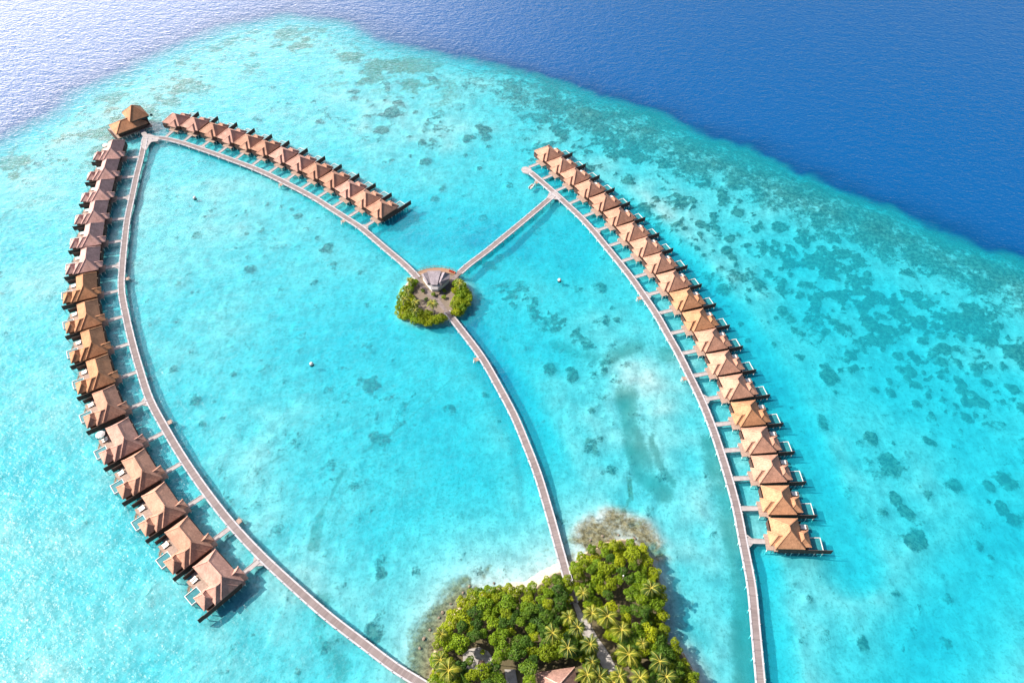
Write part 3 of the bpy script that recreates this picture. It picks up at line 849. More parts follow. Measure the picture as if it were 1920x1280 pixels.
HW = 1.45
lc = [unproj(p) for p in offset_px(LJ, 1, HW)]      # inside of the left arc
tc = [unproj(p) for p in offset_px(TJ, -1, HW)]
rc = [unproj(p) for p in offset_px(RJ, -1, HW)]
left_px = [(272.5, 257)] + lc + [(560, 1107), (615, 1155), (680, 1205), (740, 1250), (790, 1281), (850, 1318), (905, 1350)]
top_px = [(272.5, 257)] + tc + [(728, 470), (752, 490), (771, 508), (783, 521)]
right_px = [(980, 320), (993, 322)] + rc[1:] + [(1409, 1097), (1417, 1179), (1425.6, 1273), (1431, 1340), (1434, 1400)]
spine_px = [(838, 584), (864, 617), (903, 669), (936, 726), (964, 779), (986, 831), (1008, 888), (1028, 954), (1047.5, 1024), (1063, 1080), (1071.5, 1111), (1076, 1130)]
cross_px = [(1037, 368), (1031, 372), (985, 411), (940, 448), (912, 471), (880, 495), (862, 511)]


def on_islet(p):
    return bool(inside(np.array([p.x]), np.array([p.y]), ISLET)[0])


jl, jl_path, jl_ns = jetty('jetty', left_px, 'long jetty curving along the left row of large villas down to the bottom edge', landings=((322, 790), (443, 975), (246, 520)))
jt, jt_path, jt_ns = jetty('jetty', top_px, 'jetty curving along the upper row of villas from the pavilion to the small islet', landings=((523, 346), (646, 412)), skip=on_islet)
jr, jr_path, jr_ns = jetty('jetty', right_px, 'long jetty serving the right-hand row of twenty villas', landings=((1008, 338), (1198, 560), (1283, 708)))
jc, _, _ = jetty('jetty', cross_px, 'straight jetty linking the small islet to the right-hand villa jetty', zdeck=1.496, skip=on_islet)
js, _, _ = jetty('jetty', spine_px, 'curving jetty from the small islet to the wooded main island', zdeck=1.492, landings=((890, 676),), skip=on_islet)


def platform(parent, pts, name):
    bm = bmesh.new()
    org = parent.location
    poly = [W(a, b, 1.5) for a, b in pts]
    prism(bm, [(p.x - org.x, p.y - org.y) for p in poly], -0.3, 0.004)
    link(name, mesh_of(bm, name, M['pale_deck']), parent)


platform(jl, [(265, 262), (270, 252), (280, 251), (298, 257), (296, 265), (284, 266), (279, 272), (274, 282), (263, 275)], 'junction_platform')
platform(jr, [(1029, 362), (1040, 358), (1053, 372), (1046, 374), (1033, 373), (1025, 371)], 'junction_platform')
platform(jr, [(977, 318), (979, 314), (986, 312), (996, 316), (998, 324), (990, 326), (981, 324)], 'end_platform')


# ------------------------------------------------------------------ villas
def hip(bm, u0, u1, v0, v1, z0, z1, axis, lines=None, k=1.0, ends=(1, 1), thick=0.28):
    """hip roof with a fascia; ridge along axis; ends: 1 hipped, 0 gabled"""
    if axis == 'u':
        c = (v0 + v1) / 2; h = (v1 - v0) / 2 * k
        a = Vector((u0 + h * ends[0], c, z1)); b = Vector((u1 - h * ends[1], c, z1))
        c0 = [(u0, v0), (u0, v1), (u1, v1), (u1, v0)]
    else:
        c = (u0 + u1) / 2; h = (u1 - u0) / 2 * k
        a = Vector((c, v0 + h * ends[0], z1)); b = Vector((c, v1 - h * ends[1], z1))
        c0 = [(u1, v0), (u0, v0), (u0, v1), (u1, v1)]
    A = bm.verts.new(a); B = bm.verts.new(b)
    t = [bm.verts.new((x, y, z0)) for x, y in c0]
    lo = [bm.verts.new((x, y, z0 - thick)) for x, y in c0]
    if axis == 'u':
        fs = [(t[0], t[1], A), (t[1], t[2], B, A), (t[2], t[3], B), (t[3], t[0], A, B)]
        hips = [(t[0], A), (t[1], A), (t[2], B), (t[3], B)]
    else:
        fs = [(t[0], t[1], A), (t[1], t[2], B, A), (t[2], t[3], B), (t[3], t[0], A, B)]
        hips = [(t[0], A), (t[1], A), (t[2], B), (t[3], B)]
    for f in fs: bm.faces.new(f)
    for i in range(4): bm.faces.new((lo[i], lo[(i + 1) % 4], t[(i + 1) % 4], t[i]))
    bm.faces.new(lo)
    if lines is not None:
        for e, (p, q) in enumerate(hips):
            if ends[0 if e < 2 else 1]: lines.append((p.co.copy(), q.co.copy()))
        lines.append((a, b))


def caps(lines, w=0.34, h=0.12):
    bm = bmesh.new()
    for p, q in lines:
        up = Vector((0, 0, 0.05))
        bar(bm, p + up, q + up, w, h)
    return mesh_of(bm, 'ridge_cap', M['roof'])


def villa_meshes(kind):
    """kind 'small': the right and upper rows; 'large': the left row (mirrored plan).  x out to sea, y along the row"""
    big = kind == 'large'
    sgn = -1 if big else 1
    D = {}

    def B(name, m, boxes):
        bm = bmesh.new()
        for (a, b, c, d, e, f) in boxes:
            box(bm, a, b, *(sorted((sgn * c, sgn * d))), e, f)
        D[name] = mesh_of(bm, name, M[m])

    def H(name, *args, **kw):
        bm = bmesh.new(); ls = []
        u0, u1, v0, v1 = args[:4]
        v0, v1 = sorted((sgn * v0, sgn * v1))
        ends = kw.pop('ends', (1, 1))
        if sgn < 0 and args[6] == 'v': ends = ends[::-1]
        hip(bm, u0, u1, v0, v1, *args[4:], lines=ls, ends=ends, **kw)
        D[name] = mesh_of(bm, name, M['roof'])
        D[name + '_cap'] = caps(ls)
    if big:
        H('roof', 7.3, 15.6, -3.7, 12.0, 4.2, 8.0, 'v')
        H('cross_roof', 9.5, 17.7, -3.72, 2.9, 4.16, 7.0, 'u', ends=(1, 1))
        H('bathroom_roof', 16.0, 21.0, -2.5, 3.4, 3.7, 6.0, 'v', k=0.9)
        H('entry_roof', 5.8, 10.0, -2.0, 1.7, 4.05, 5.6, 'u', ends=(1, 0))
        B('wall', 'wall', [(8.2, 14.8, -2.9, 11.2, 1.5, 4.35), (14.8, 16.9, -2.88, 2.1, 1.5, 4.3), (16.9, 20.3, -1.8, 2.7, 1.5, 3.8)])
        B('door', 'dark_wood', [(8.14, 8.197, -0.6, 0.6, 1.55, 3.7)])
        B('window', 'glass', [(14.803, 14.86, 3.2, 10.4, 1.6, 3.8)])
        B('deck', 'deck', [(5.6, 7.2, -2.5, 1.9, 1.2, 1.497), (7.2, 17.4, -3.3, 11.9, 1.15, 1.494), (17.4, 20.4, -2.6, 3.0, 1.15, 1.491), (17.4, 19.6, 7.3, 11.0, 1.15, 1.491), (17.4, 18.2, 3.0, 7.3, 1.15, 1.491)])
        B('privacy_wall', 'dark_wood', [(8.6, 21.9, -3.45, -3.305, 0.95, 3.3)])
        B('side_screen', 'dark_wood', [(14.9, 19.6, 12.0, 12.14, 1.0, 3.1)])
        B('screen', 'dark_wood', [(7.0, 7.12, 4.6, 11.6, 1.2, 3.5), (7.0, 8.2, 11.6, 11.72, 1.2, 3.5)])
        P = (18.2, 22.6, 3.05, 7.3)
        ladder = (19.6, 8.6)
        pl = [(6.0, -2.1), (7.6, -2.9), (9.6, -3.0), (11.7, -3.0), (13.8, -3.0), (16, -3.0), (18.2, -3.0), (20.2, -2.3), (21.6, -3.37), (6.4, 1.6), (7.6, 4), (7.6, 6.3), (7.6, 8.6), (7.6, 11.4), (11, 11.5), (15, 11.5), (19.2, 10.6), (19.2, 7.8), (22.2, 7.0), (22.2, 3.4), (20.2, 3.2)]
        wk = (0, 5.62, -0.95, 0.75)
    else:
        H('roof', 7.6, 17.1, -3.5, 7.5, 4.2, 7.9, 'v', k=0.98)
        H('bathroom_roof', 14.6, 19.6, -2.5, 3.4, 3.7, 5.5, 'v', k=0.85)
        H('entry_roof', 6.2, 11.4, -2.3, 2.8, 4.0, 6.2, 'u', ends=(1, 0))
        B('wall', 'wall', [(8.6, 16.2, -2.7, 6.7, 1.5, 4.35), (16.2, 18.9, -1.9, 2.8, 1.5, 3.8)])
        B('door', 'dark_wood', [(8.54, 8.597, -0.3, 0.9, 1.55, 3.7)])
        B('window', 'glass', [(16.203, 16.26, 3.2, 6.3, 1.6, 3.8)])
        B('deck', 'deck', [(5.7, 8.0, -2.7, 3.0, 1.2, 1.497), (8.0, 17.3, -3.1, 6.9, 1.15, 1.494), (17.3, 19.5, -2.7, 6.6, 1.15, 1.491), (19.5, 20.9, 4.6, 6.6, 1.15, 1.488)])
        B('privacy_wall', 'dark_wood', [(9.0, 24.3, -3.3, -3.15, 0.95, 3.3)])
        B('side_screen', 'dark_wood', [(17.4, 18.6, 6.9, 7.0, 1.2, 3.0)])
        B('screen', 'dark_wood', [(7.3, 7.42, 3.3, 7.1, 1.2, 3.5), (7.42, 8.6, 7.0, 7.1, 1.2, 3.5)])
        P = (19.55, 24.1, -2.6, 2.1)
        ladder = (19.6, 3.2)
        pl = [(5.95, -2.4), (7.7, -2.4), (9.6, -2.6), (12.2, -2.9), (14.1, -2.9), (16.5, -2.9), (18.6, -2.6), (20.2, -2.7), (21.2, -3.2), (22.6, -2.7), (23.8, -3.2), (5.95, 2.7), (7.9, 4.5), (7.9, 6.7), (12, 6.7), (17, 6.4), (20.6, 6.4), (20.6, 4.8), (23.8, 1.8), (21.5, 1.8)]
        wk = (0, 5.72, -0.5, 1.2)
    # pool
    u0, u1, v0, v1 = P
    r = 0.22
    bm = bmesh.new()
    for (a, b, c, d) in ((u0, u1, v1 - r, v1), (u0, u1, v0, v0 + r), (u1 - r, u1, v0 + r + .003, v1 - r - .003), (u0, u0 + r, v0 + r + .003, v1 - r - .003)):
        box(bm, a, b, *sorted((sgn * c, sgn * d)), 0.55, 1.60)
    D['pool'] = mesh_of(bm, 'pool', M['white'])
    bm = bmesh.new()
    box(bm, u0 + r + .003, u1 - r - .003, *sorted((sgn * (v0 + r + .003), sgn * (v1 - r - .003))), 0.6, 1.42)
    D['pool_water'] = mesh_of(bm, 'pool_water', M['pool_water'])
    # steps into the sea
    lu, lv = ladder
    bm = bmesh.new()
    for e in (-0.45, 0.45):
        bar(bm, (lu, sgn * lv + e, 1.9), (lu + 2.3, sgn * lv + e, -1.4), 0.1, 0.16)
        bar(bm, (lu, sgn * lv + e, 2.5), (lu + 1.6, sgn * lv + e, 0.4), 0.06, 0.06)
    for q in range(7):
        t = (q + 0.6) / 7.5
        bar(bm, (lu + 2.3 * t, sgn * lv - 0.45, 1.75 - 3.2 * t), (lu + 2.3 * t, sgn * lv + 0.45, 1.75 - 3.2 * t), 0.28, 0.06)
    D['sea_steps'] = mesh_of(bm, 'sea_steps', M['teak'])
    bm = bmesh.new()
    a, b, c, d = wk
    box(bm, a, b, *sorted((sgn * c, sgn * d)), 1.22, 1.488)
    for e in (c, d):
        bar(bm, (a + .3, sgn * e, 1.5), (b, sgn * e, 1.5), 0.14, 0.2)
    D['walkway'] = mesh_of(bm, 'walkway', M['pale_deck'])
    D['pile_pos'] = [(x, sgn * y) for x, y in pl]
    D['pile'] = pile_mesh('pile', 0.16, 1.15)
    # flared foot where some walkways meet the jetty
    bm = bmesh.new()
    cc = sgn * (c + d) / 2; w2 = (d - c) / 2
    prism(bm, [(0.02, cc - w2 - 1.7), (1.7, cc - w2 + .0), (1.7, cc + w2), (0.02, cc + w2 + 1.7)], 1.2, 1.492)
    D['walkway_foot'] = mesh_of(bm, 'walkway_foot', M['pale_deck'])
    # longer end wall of the last villa in a row
    bm = bmesh.new()
    box(bm, (21.9 if big else 24.303), (24.0 if big else 26.4), *sorted((sgn * -3.3, sgn * -3.15)), 0.95, 3.3)
    D['wall_extension'] = mesh_of(bm, 'wall_extension', M['dark_wood'])
    return D


VM = {k: villa_meshes(k) for k in ('small', 'large')}
ORD = ['first', 'second', 'third', 'fourth', 'fifth', 'sixth', 'seventh', 'eighth', 'ninth', 'tenth', 'eleventh', 'twelfth', 'thirteenth', 'fourteenth', 'fifteenth', 'sixteenth', 'seventeenth', 'eighteenth', 'nineteenth', 'twentieth']
TONES = {'orange': (0.42, 0.215, 0.12), 'tan': (0.43, 0.238, 0.172), 'pinkish': (0.475, 0.295, 0.27), 'rosy': (0.455, 0.262, 0.215)}


def villa(kind, at, ang, tone, label, group, foot=False, longer=False):
    D = VM[kind]
    o = empty('water_villa', (at[0], at[1], 0), ang)
    tag(o, label, 'villa', group)
    c = TONES[tone]
    j = rng.uniform(-0.025, 0.025)
    col = (c[0] + j, c[1] + j * 0.7, c[2] + j * 0.6, 1)
    for nm in ('roof', 'cross_roof', 'bathroom_roof', 'entry_roof'):
        if nm not in D: continue
        r = link(nm, D[nm], o); r.color = col
        link('ridge_cap', D[nm + '_cap'], r).color = [min(1, q * 1.18) for q in col[:3]] + [1]
    w = link('wall', D['wall'], o)
    link('door', D['door'], w); link('window', D['window'], w)
    for nm in ('deck', 'screen', 'side_screen', 'sea_steps', 'walkway'): link(nm, D[nm], o)
    pw = link('privacy_wall', D['privacy_wall'], o)
    if longer: link('wall_extension', D['wall_extension'], pw)
    p = link('pool', D['pool'], o); link('pool_water', D['pool_water'], p)
    if foot: link('walkway_foot', D['walkway_foot'], o)
    for (x, y) in D['pile_pos']: link('pile', D['pile'], o, (x, y, 0))
    return o


def lounger_mesh():
    bm = bmesh.new()
    box(bm, -1.0, 0.35, -0.36, 0.36, 0.30, 0.42)
    bar(bm, (0.35, 0, 0.36), (1.0, 0, 0.72), 0.72, 0.12)
    cu = mesh_of(bm, 'mattress', M['cushion'])
    bm = bmesh.new()
    box(bm, -1.05, 0.6, -0.40, 0.40, 0.22, 0.297)
    for x in (-0.9, 0.5):
        for y in (-0.33, 0.33): box(bm, x - .04, x + .04, y - .04, y + .04, 0, 0.218)
    return cu, mesh_of(bm, 'frame', M['teak'])


def daybed_mesh():
    bm = bmesh.new()
    box(bm, -0.95, 0.95, -0.8, 0.8, 0.32, 0.55)
    box(bm, -0.95, -0.6, -0.8, 0.8, 0.553, 0.85)
    cu = mesh_of(bm, 'mattress', M['white'])
    bm = bmesh.new()
    box(bm, -1.0, 1.0, -0.85, 0.85, 0.16, 0.317)
    for x in (-0.9, 0.9):
        for y in (-0.75, 0.75): box(bm, x - .05, x + .05, y - .05, y + .05, 0, 0.157)
    return cu, mesh_of(bm, 'base', M['teak'])


LM = lounger_mesh()
DM = daybed_mesh()


def furniture(name, meshes, names, at, ang, label, cat, group):
    o = empty(name, at, ang); tag(o, label, cat, group)
    for me, n in zip(meshes, names): link(n, me, o)
    return o


def row(pts, kind, out, tones, where, start, group, feet=(), flip=False):
    P = [W(a, b, 1.5).xy for a, b in pts]
    res = []
    for i, p in enumerate(P):
        d = (P[min(i + 1, len(P) - 1)] - P[max(i - 1, 0)]).normalized()
        n = Vector((-d.y, d.x)) * out
        ang = math.atan2(n.y, n.x) + ROW_TURN[where]
        tone = tones[i]
        size = 'large' if kind == 'large' else 'small'
        word = {'orange': 'orange-brown', 'tan': 'tan-brown', 'pinkish': 'faded pinkish', 'rosy': 'rosy brown'}[tone]
        lab = f'overwater villa with {word} roof, {ORD[i]} from {start} in the {where} row'
        res.append((villa(kind, p, ang, tone, lab, group, i in feet, i == len(P) - 1), ang, p))
    return res


ROW_TURN = {'left': 0.0, 'upper': 0.0, 'right': 0.0}
Lt = ['pinkish'] * 6 + ['orange'] * 4 + ['tan', 'rosy', 'tan', 'tan', 'tan', 'rosy']
Tt = ['rosy', 'rosy', 'tan', 'rosy', 'tan', 'tan', 'rosy', 'rosy', 'tan', 'tan', 'rosy', 'tan', 'tan']
Rt = ['tan'] * 10 + ['orange', 'orange', 'tan', 'tan', 'tan', 'orange', 'tan', 'tan', 'orange', 'orange']
LV = row(LJ, 'large', -1, Lt, 'left', 'the two-tier pavilion', 'large villas of the left row', {2, 5, 10, 15})
TV = row(TJ, 'small', 1, Tt, 'upper', 'the two-tier pavilion', 'villas of the upper row', {2, 7, 12})
RV = row(RJ, 'small', 1, Rt, 'right', 'its outer tip', 'villas of the right-hand row', {5, 9, 14, 19})


def local(o, ang, p, u, v, z):
    c, s = math.cos(ang), math.sin(ang)
    return (p.x + c * u - s * v, p.y + s * u + c * v, z)


for i, (o, ang, p) in enumerate(LV):
    for k, v in enumerate((-9.0, -10.0)):
        furniture('sun_lounger', LM, ('mattress', 'frame'), local(o, ang, p, 17.6, v, 1.494), ang + math.pi,
                  f'lounger {("nearer the pool", "farther from the pool")[k]} on the {ORD[i]} left row villa from the pavilion', 'lounger', 'sun loungers on the left-row decks')
for i, (o, ang, p) in enumerate(RV):
    furniture('daybed', DM, ('mattress', 'base'), local(o, ang, p, 19.2, 5.6, 1.494), ang,
              f'white daybed on the {ORD[i]} right row villa from the outer tip', 'daybed', 'daybeds on the right-row decks')

# white parasol on one of the left decks, and one by the first villa
def parasol(at, label, r=1.7):
    o = empty('parasol', at); tag(o, label, 'parasol', 'white deck parasols')
    bm = bmesh.new()
    ring = []
    top = bm.verts.new((0, 0, 2.95))
    mid = [bm.verts.new((r * 0.55 * math.cos(a), r * 0.55 * math.sin(a), 2.72)) for a in [k * math.pi / 4 for k in range(8)]]
    low = [bm.verts.new((r * math.cos(a), r * math.sin(a), 2.35)) for a in [k * math.pi / 4 for k in range(8)]]
    for k in range(8):
        bm.faces.new((top, mid[k], mid[(k + 1) % 8])); bm.faces.new((mid[k], low[k], low[(k + 1) % 8], mid[(k + 1) % 8]))
    bm.faces.new(low[::-1])
    link('canopy', mesh_of(bm, 'canopy', M['white']), o)
    bm = bmesh.new(); tube(bm, [(0, 0, 0), (0, 0, 2.7)], [0.05, 0.05], 8); box(bm, -.35, .35, -.35, .35, 0, .08)
    link('pole', mesh_of(bm, 'pole', M['teak']), o)
    return o


parasol(local(*LV[11], 17.9, -11.0, 1.494), 'open white parasol on the deck of the twelfth left-row villa')
parasol(local(*LV[0], 16.9, -9.9, 1.494), 'open white parasol behind the first left-row villa below the pavilion')


# ------------------------------------------------------------------ two-tier pavilion at the tip of the left loop
def pavilion():
    sw, se = W(217.9, 252.2, 4.2), W(279, 229.8, 4.2)
    d = (se - sw).xy; L = d.length
    ang = math.atan2(d.y, d.x)
    o = empty('pavilion', (sw.x, sw.y, 0), ang)
    tag(o, 'two-tier orange-roofed pavilion on stilts at the tip of the left loop', 'pavilion')
    Dp = 11.0
    def add(nm, a, col=(0.46, 0.225, 0.125, 1), ends=(1, 1), k=1.0):
        bm = bmesh.new(); ls = []
        hip(bm, *a, lines=ls, ends=ends, k=k)
        r = link(nm, mesh_of(bm, nm, M['roof']), o); r.color = col
        link('ridge_cap', caps(ls), r).color = [q * 1.15 for q in col[:3]] + [1]
    add('lower_roof', (0, L - 0.5, 0, Dp, 4.2, 7.6, 'u'))
    add('upper_roof', (9.0, L + 1.8, 1.6, 13.2, 7.2, 12.4, 'u'), k=0.85)
    bm = bmesh.new()
    box(bm, 1.2, L - 1.2, 1.0, Dp - 1, 1.5, 4.3); box(bm, 10.0, L + 0.8, 2.6, 12.2, 1.503, 7.4)
    w = link('wall', mesh_of(bm, 'wall', M['dark_wood']), o)
    bm = bmesh.new()
    for k in range(5): box(bm, 11.2 + k * 2.2, 12.6 + k * 2.2, 2.53, 2.597, 5.6, 6.9)
    link('window', mesh_of(bm, 'window', M['glass']), w)
    bm = bmesh.new()
    box(bm, -0.8, L + 1.2, 0.2, 12.6, 1.15, 1.497)
    link('deck', mesh_of(bm, 'deck', M['deck']), o)
    bm = bmesh.new()
    box(bm, -1.3, -1.18, -0.4, 11.5, 1.0, 2.9)
    link('screen', mesh_of(bm, 'screen', M['dark_wood']), o)
    bm = bmesh.new()
    e = W(272, 254, 1.5); s2 = W(266, 243, 1.5)
    m = Matrix.Rotation(-ang, 4, 'Z') @ Matrix.Translation((-sw.x, -sw.y, 0))
    bar(bm, (m @ e).xy.to_3d() + Vector((0, 0, 1.35)), (m @ s2).xy.to_3d() + Vector((0, 0, 1.35)), 2.6, 0.2)
    link('walkway', mesh_of(bm, 'walkway', M['pale_deck']), o)
    pm = pile_mesh('pile', 0.2, 1.15)
    for k in range(9):
        for y in (0.5, 6.2, 12.2):
            link('pile', pm, o, (k * (L + 0.4) / 8 - 0.2, y, 0))


pavilion()


# ------------------------------------------------------------------ islet pavilion: three roofs in a fan
def islet_house():
    c = W(817, 540, 1.4)
    o = empty('fan_pavilion', (c.x, c.y, 1.38))
    tag(o, 'grey-roofed fan-shaped pavilion on the small planted islet', 'pavilion')

    def L(px, py, z):
        q = W(px, py, z + 1.38); return Vector((q.x - c.x, q.y - c.y, z))
    s = 10.664
    def Z(x, y, z): return L(760 + x / s, 490 + y / s, z)
    col = (0.25, 0.22, 0.25, 1)

    def roof(nm, tops, faces, base_z, cl=col):
        bm = bmesh.new()
        vs = [bm.verts.new(p) for p in tops]
        for f in faces: bm.faces.new([vs[i] for i in f])
        g = bmesh.ops.extrude_face_region(bm, geom=bm.faces[:])
        for e in g['geom']:
            if isinstance(e, bmesh.types.BMVert): e.co.z -= 0.3
        r = link(nm, mesh_of(bm, nm, M['roof']), o); r.color = cl
        return r
    # middle wing, highest
    mid = [Z(435, 190, 4.9), Z(570, 187, 5.0), Z(710, 185, 4.9), Z(640, 468, 4.4), Z(578, 466, 4.5), Z(515, 468, 4.4)]
    roof('middle_roof', mid, [(0, 5, 4, 1), (1, 4, 3, 2)], 4)
    left = [Z(318, 255, 3.3), Z(355, 240, 4.7), Z(450, 205, 3.9), Z(512, 450, 3.9), Z(447, 420, 4.7), Z(445, 470, 3.3)]
    roof('side_roof', left, [(0, 5, 4, 1), (1, 4, 3, 2), (5, 3, 4)], 3)
    right = [Z(705, 215, 3.9), Z(790, 215, 4.9), Z(890, 250, 3.3), Z(885, 345, 3.3), Z(735, 480, 3.3), Z(705, 400, 4.7), Z(648, 450, 3.9)]
    roof('side_roof', right, [(0, 6, 5, 1), (1, 5, 4, 3, 2), (6, 4, 5)], 3)
    front = [Z(500, 480, 3.5), Z(515, 560, 2.9), Z(650, 565, 2.9), Z(708, 480, 3.5), Z(640, 455, 4.1), Z(515, 455, 4.1)]
    roof('front_roof', front, [(0, 1, 5), (1, 2, 4, 5), (2, 3, 4)], 3, (0.32, 0.31, 0.33, 1))
    bm = bmesh.new()
    prism(bm, [p.xy for p in (Z(345, 275, 3.1), Z(440, 245, 3.1), Z(700, 245, 3.1), Z(865, 272, 3.1), Z(860, 330, 3.1), Z(730, 440, 3.1), Z(640, 500, 3.1), Z(525, 500, 3.1), Z(460, 430, 3.1))], 0.0, 2.95)
    link('wall', mesh_of(bm, 'wall', M['plaster']), o)
    # curved sea deck with a low rail
    arc = [(205, 235), (300, 180), (430, 140), (580, 122), (730, 125), (880, 155), (1010, 205)]
    inn = [(980, 270), (870, 235), (720, 205), (580, 200), (440, 215), (320, 260), (250, 285)]
    bm = bmesh.new()
    prism(bm, [Z(a, b, 0).xy for a, b in arc + inn], -0.6, 0.06)
    link('sea_deck', mesh_of(bm, 'sea_deck', M['teak']), o)
    bm = bmesh.new()
    A = [Z(a, b, 0) for a, b in arc]
    for p, q in zip(A, A[1:]):
        bar(bm, p + Vector((0, 0, 1.0)), q + Vector((0, 0, 1.0)), 0.12, 0.1)
        for t in (0.0, 0.5):
            m = p.lerp(q, t); box(bm, m.x - .06, m.x + .06, m.y - .06, m.y + .06, 0.062, 0.95)
    link('rail', mesh_of(bm, 'rail', M['teak']), o)
    for k, (a, b) in enumerate(((905, 205), (940, 220), (975, 232))):
        q = W(760 + a / s, 490 + b / s, 1.45)
        f = furniture('deck_chair', CH, ('seat_pad', 'frame'), (q.x, q.y, 1.443), -0.4, ('red cushioned chair at the inner end of the islet pavilion sea deck', 'red cushioned chair, middle of three on the islet sea deck', 'red cushioned chair on the islet sea deck nearest the straight jetty')[k], 'chair', 'red chairs on the islet deck')


def chair_mesh():
    bm = bmesh.new()
    box(bm, -0.5, 0.5, -0.45, 0.45, 0.34, 0.5); box(bm, -0.5, -0.36, -0.45, 0.45, 0.503, 0.95)
    a = mesh_of(bm, 'seat_pad', M['red_fabric'])
    bm = bmesh.new()
    box(bm, -0.54, 0.54, -0.5, 0.5, 0.24, 0.337)
    for x in (-0.45, 0.45):
        for y in (-0.4, 0.4): box(bm, x - .04, x + .04, y - .04, y + .04, 0, .237)
    return a, mesh_of(bm, 'frame', M['teak'])


CH = chair_mesh()
islet_house()


# ------------------------------------------------------------------ hut on the main island
def hut():
    p = W(1048, 1276, 4.0)
    o = empty('hut', (p.x, p.y, 1.1), R(8))
    tag(o, 'pink-roofed hut among the trees at the bottom edge', 'hut')
    bm = bmesh.new(); ls = []
    hip(bm, -6.2, 5.2, -8, 3.2, 3.0, 6.6, 'v', lines=ls, k=0.9)
    r = link('roof', mesh_of(bm, 'roof', M['roof']), o); r.color = (0.34, 0.20, 0.165, 1)
    link('ridge_cap', caps(ls, 0.3, 0.1), r).color = (0.64, 0.40, 0.33, 1)
    bm = bmesh.new(); box(bm, -5.2, 4.2, -7, 2.2, 0, 3.1)
    link('wall', mesh_of(bm, 'wall', M['plaster']), o)


hut()


# ------------------------------------------------------------------ buoys and boat
def buoy(px, py, label, r=0.75):
    q = W(px, py, 0.6)
    o = empty('mooring_buoy', (q.x, q.y, 0)); tag(o, label, 'buoy', 'white mooring buoys')
    bm = bmesh.new(); bmesh.ops.create_uvsphere(bm, u_segments=20, v_segments=12, radius=r)
    for v in bm.verts: v.co.z = v.co.z * 0.95 + 0.75
    link('float', mesh_of(bm, 'float', M['white'], True), o)
    bm = bmesh.new(); tube(bm, [(0, 0, -0.5), (0, 0, 0.25)], [r * 1.05, r * 1.05], 18)
    link('base', mesh_of(bm, 'base', M['black']), o)
    bm = bmesh.new(); tube(bm, [(0, 0, 1.42), (0, 0, 1.75)], [0.08, 0.05], 8)
    link('ring_post', mesh_of(bm, 'ring_post', M['black']), o)


buoy(365, 371, 'white buoy inside the top corner of the left lagoon near the apex')
buoy(584, 682, 'white buoy in the middle of the left lagoon')
buoy(1049, 525, 'white buoy in the right lagoon beside a dark coral head')


def boat():
    q = W(997, 349, 0.3)
    a = W(1002, 344, 0.3); b = W(994, 353, 0.3)
    d = (a - b).xy
    o = empty('dinghy', (q.x, q.y, 0), math.atan2(d.y, d.x))
    tag(o, 'small white dinghy moored beside the tip of the right jetty', 'boat')
    bm = bmesh.new()
    n = 9
    prof = []
    for i in range(n):
        t = i / (n - 1)
        x = -2.1 + 4.2 * t
        w = 0.85 * (1 - max(0, (t - 0.45) / 0.55) ** 2.2) + 0.03
        sh = 0.55 + 0.25 * max(0, t - 0.4)
        prof.append([(x, -w, sh), (x, -w * 0.8, 0.0), (x, 0, -0.15), (x, w * 0.8, 0.0), (x, w, sh), (x, w * 0.82, sh), (x, w * 0.66, 0.15), (x, 0, 0.08), (x, -w * 0.66, 0.15), (x, -w * 0.82, sh)])
    rows = [[bm.verts.new(c) for c in p] for p in prof]
    for r0, r1 in zip(rows, rows[1:]):
        for k in range(10): bm.faces.new((r0[k], r0[(k + 1) % 10], r1[(k + 1) % 10], r1[k]))
    bm.faces.new(rows[0]); bm.faces.new(rows[-1][::-1])
    link('hull', mesh_of(bm, 'hull', M['white']), o)
    for x in (-1.1, 0.3):
        bm = bmesh.new(); box(bm, x - .2, x + .2, -0.6, 0.6, 0.38, 0.45)
        link('seat', mesh_of(bm, 'seat', M['teak']), o)
    bm = bmesh.new(); box(bm, -2.45, -2.13, -0.18, 0.18, 0.35, 0.95); box(bm, -2.36, -2.2, -0.06, 0.06, -0.5, 0.347)
    link('outboard_motor', mesh_of(bm, 'outboard_motor', M['black']), o)


boat()


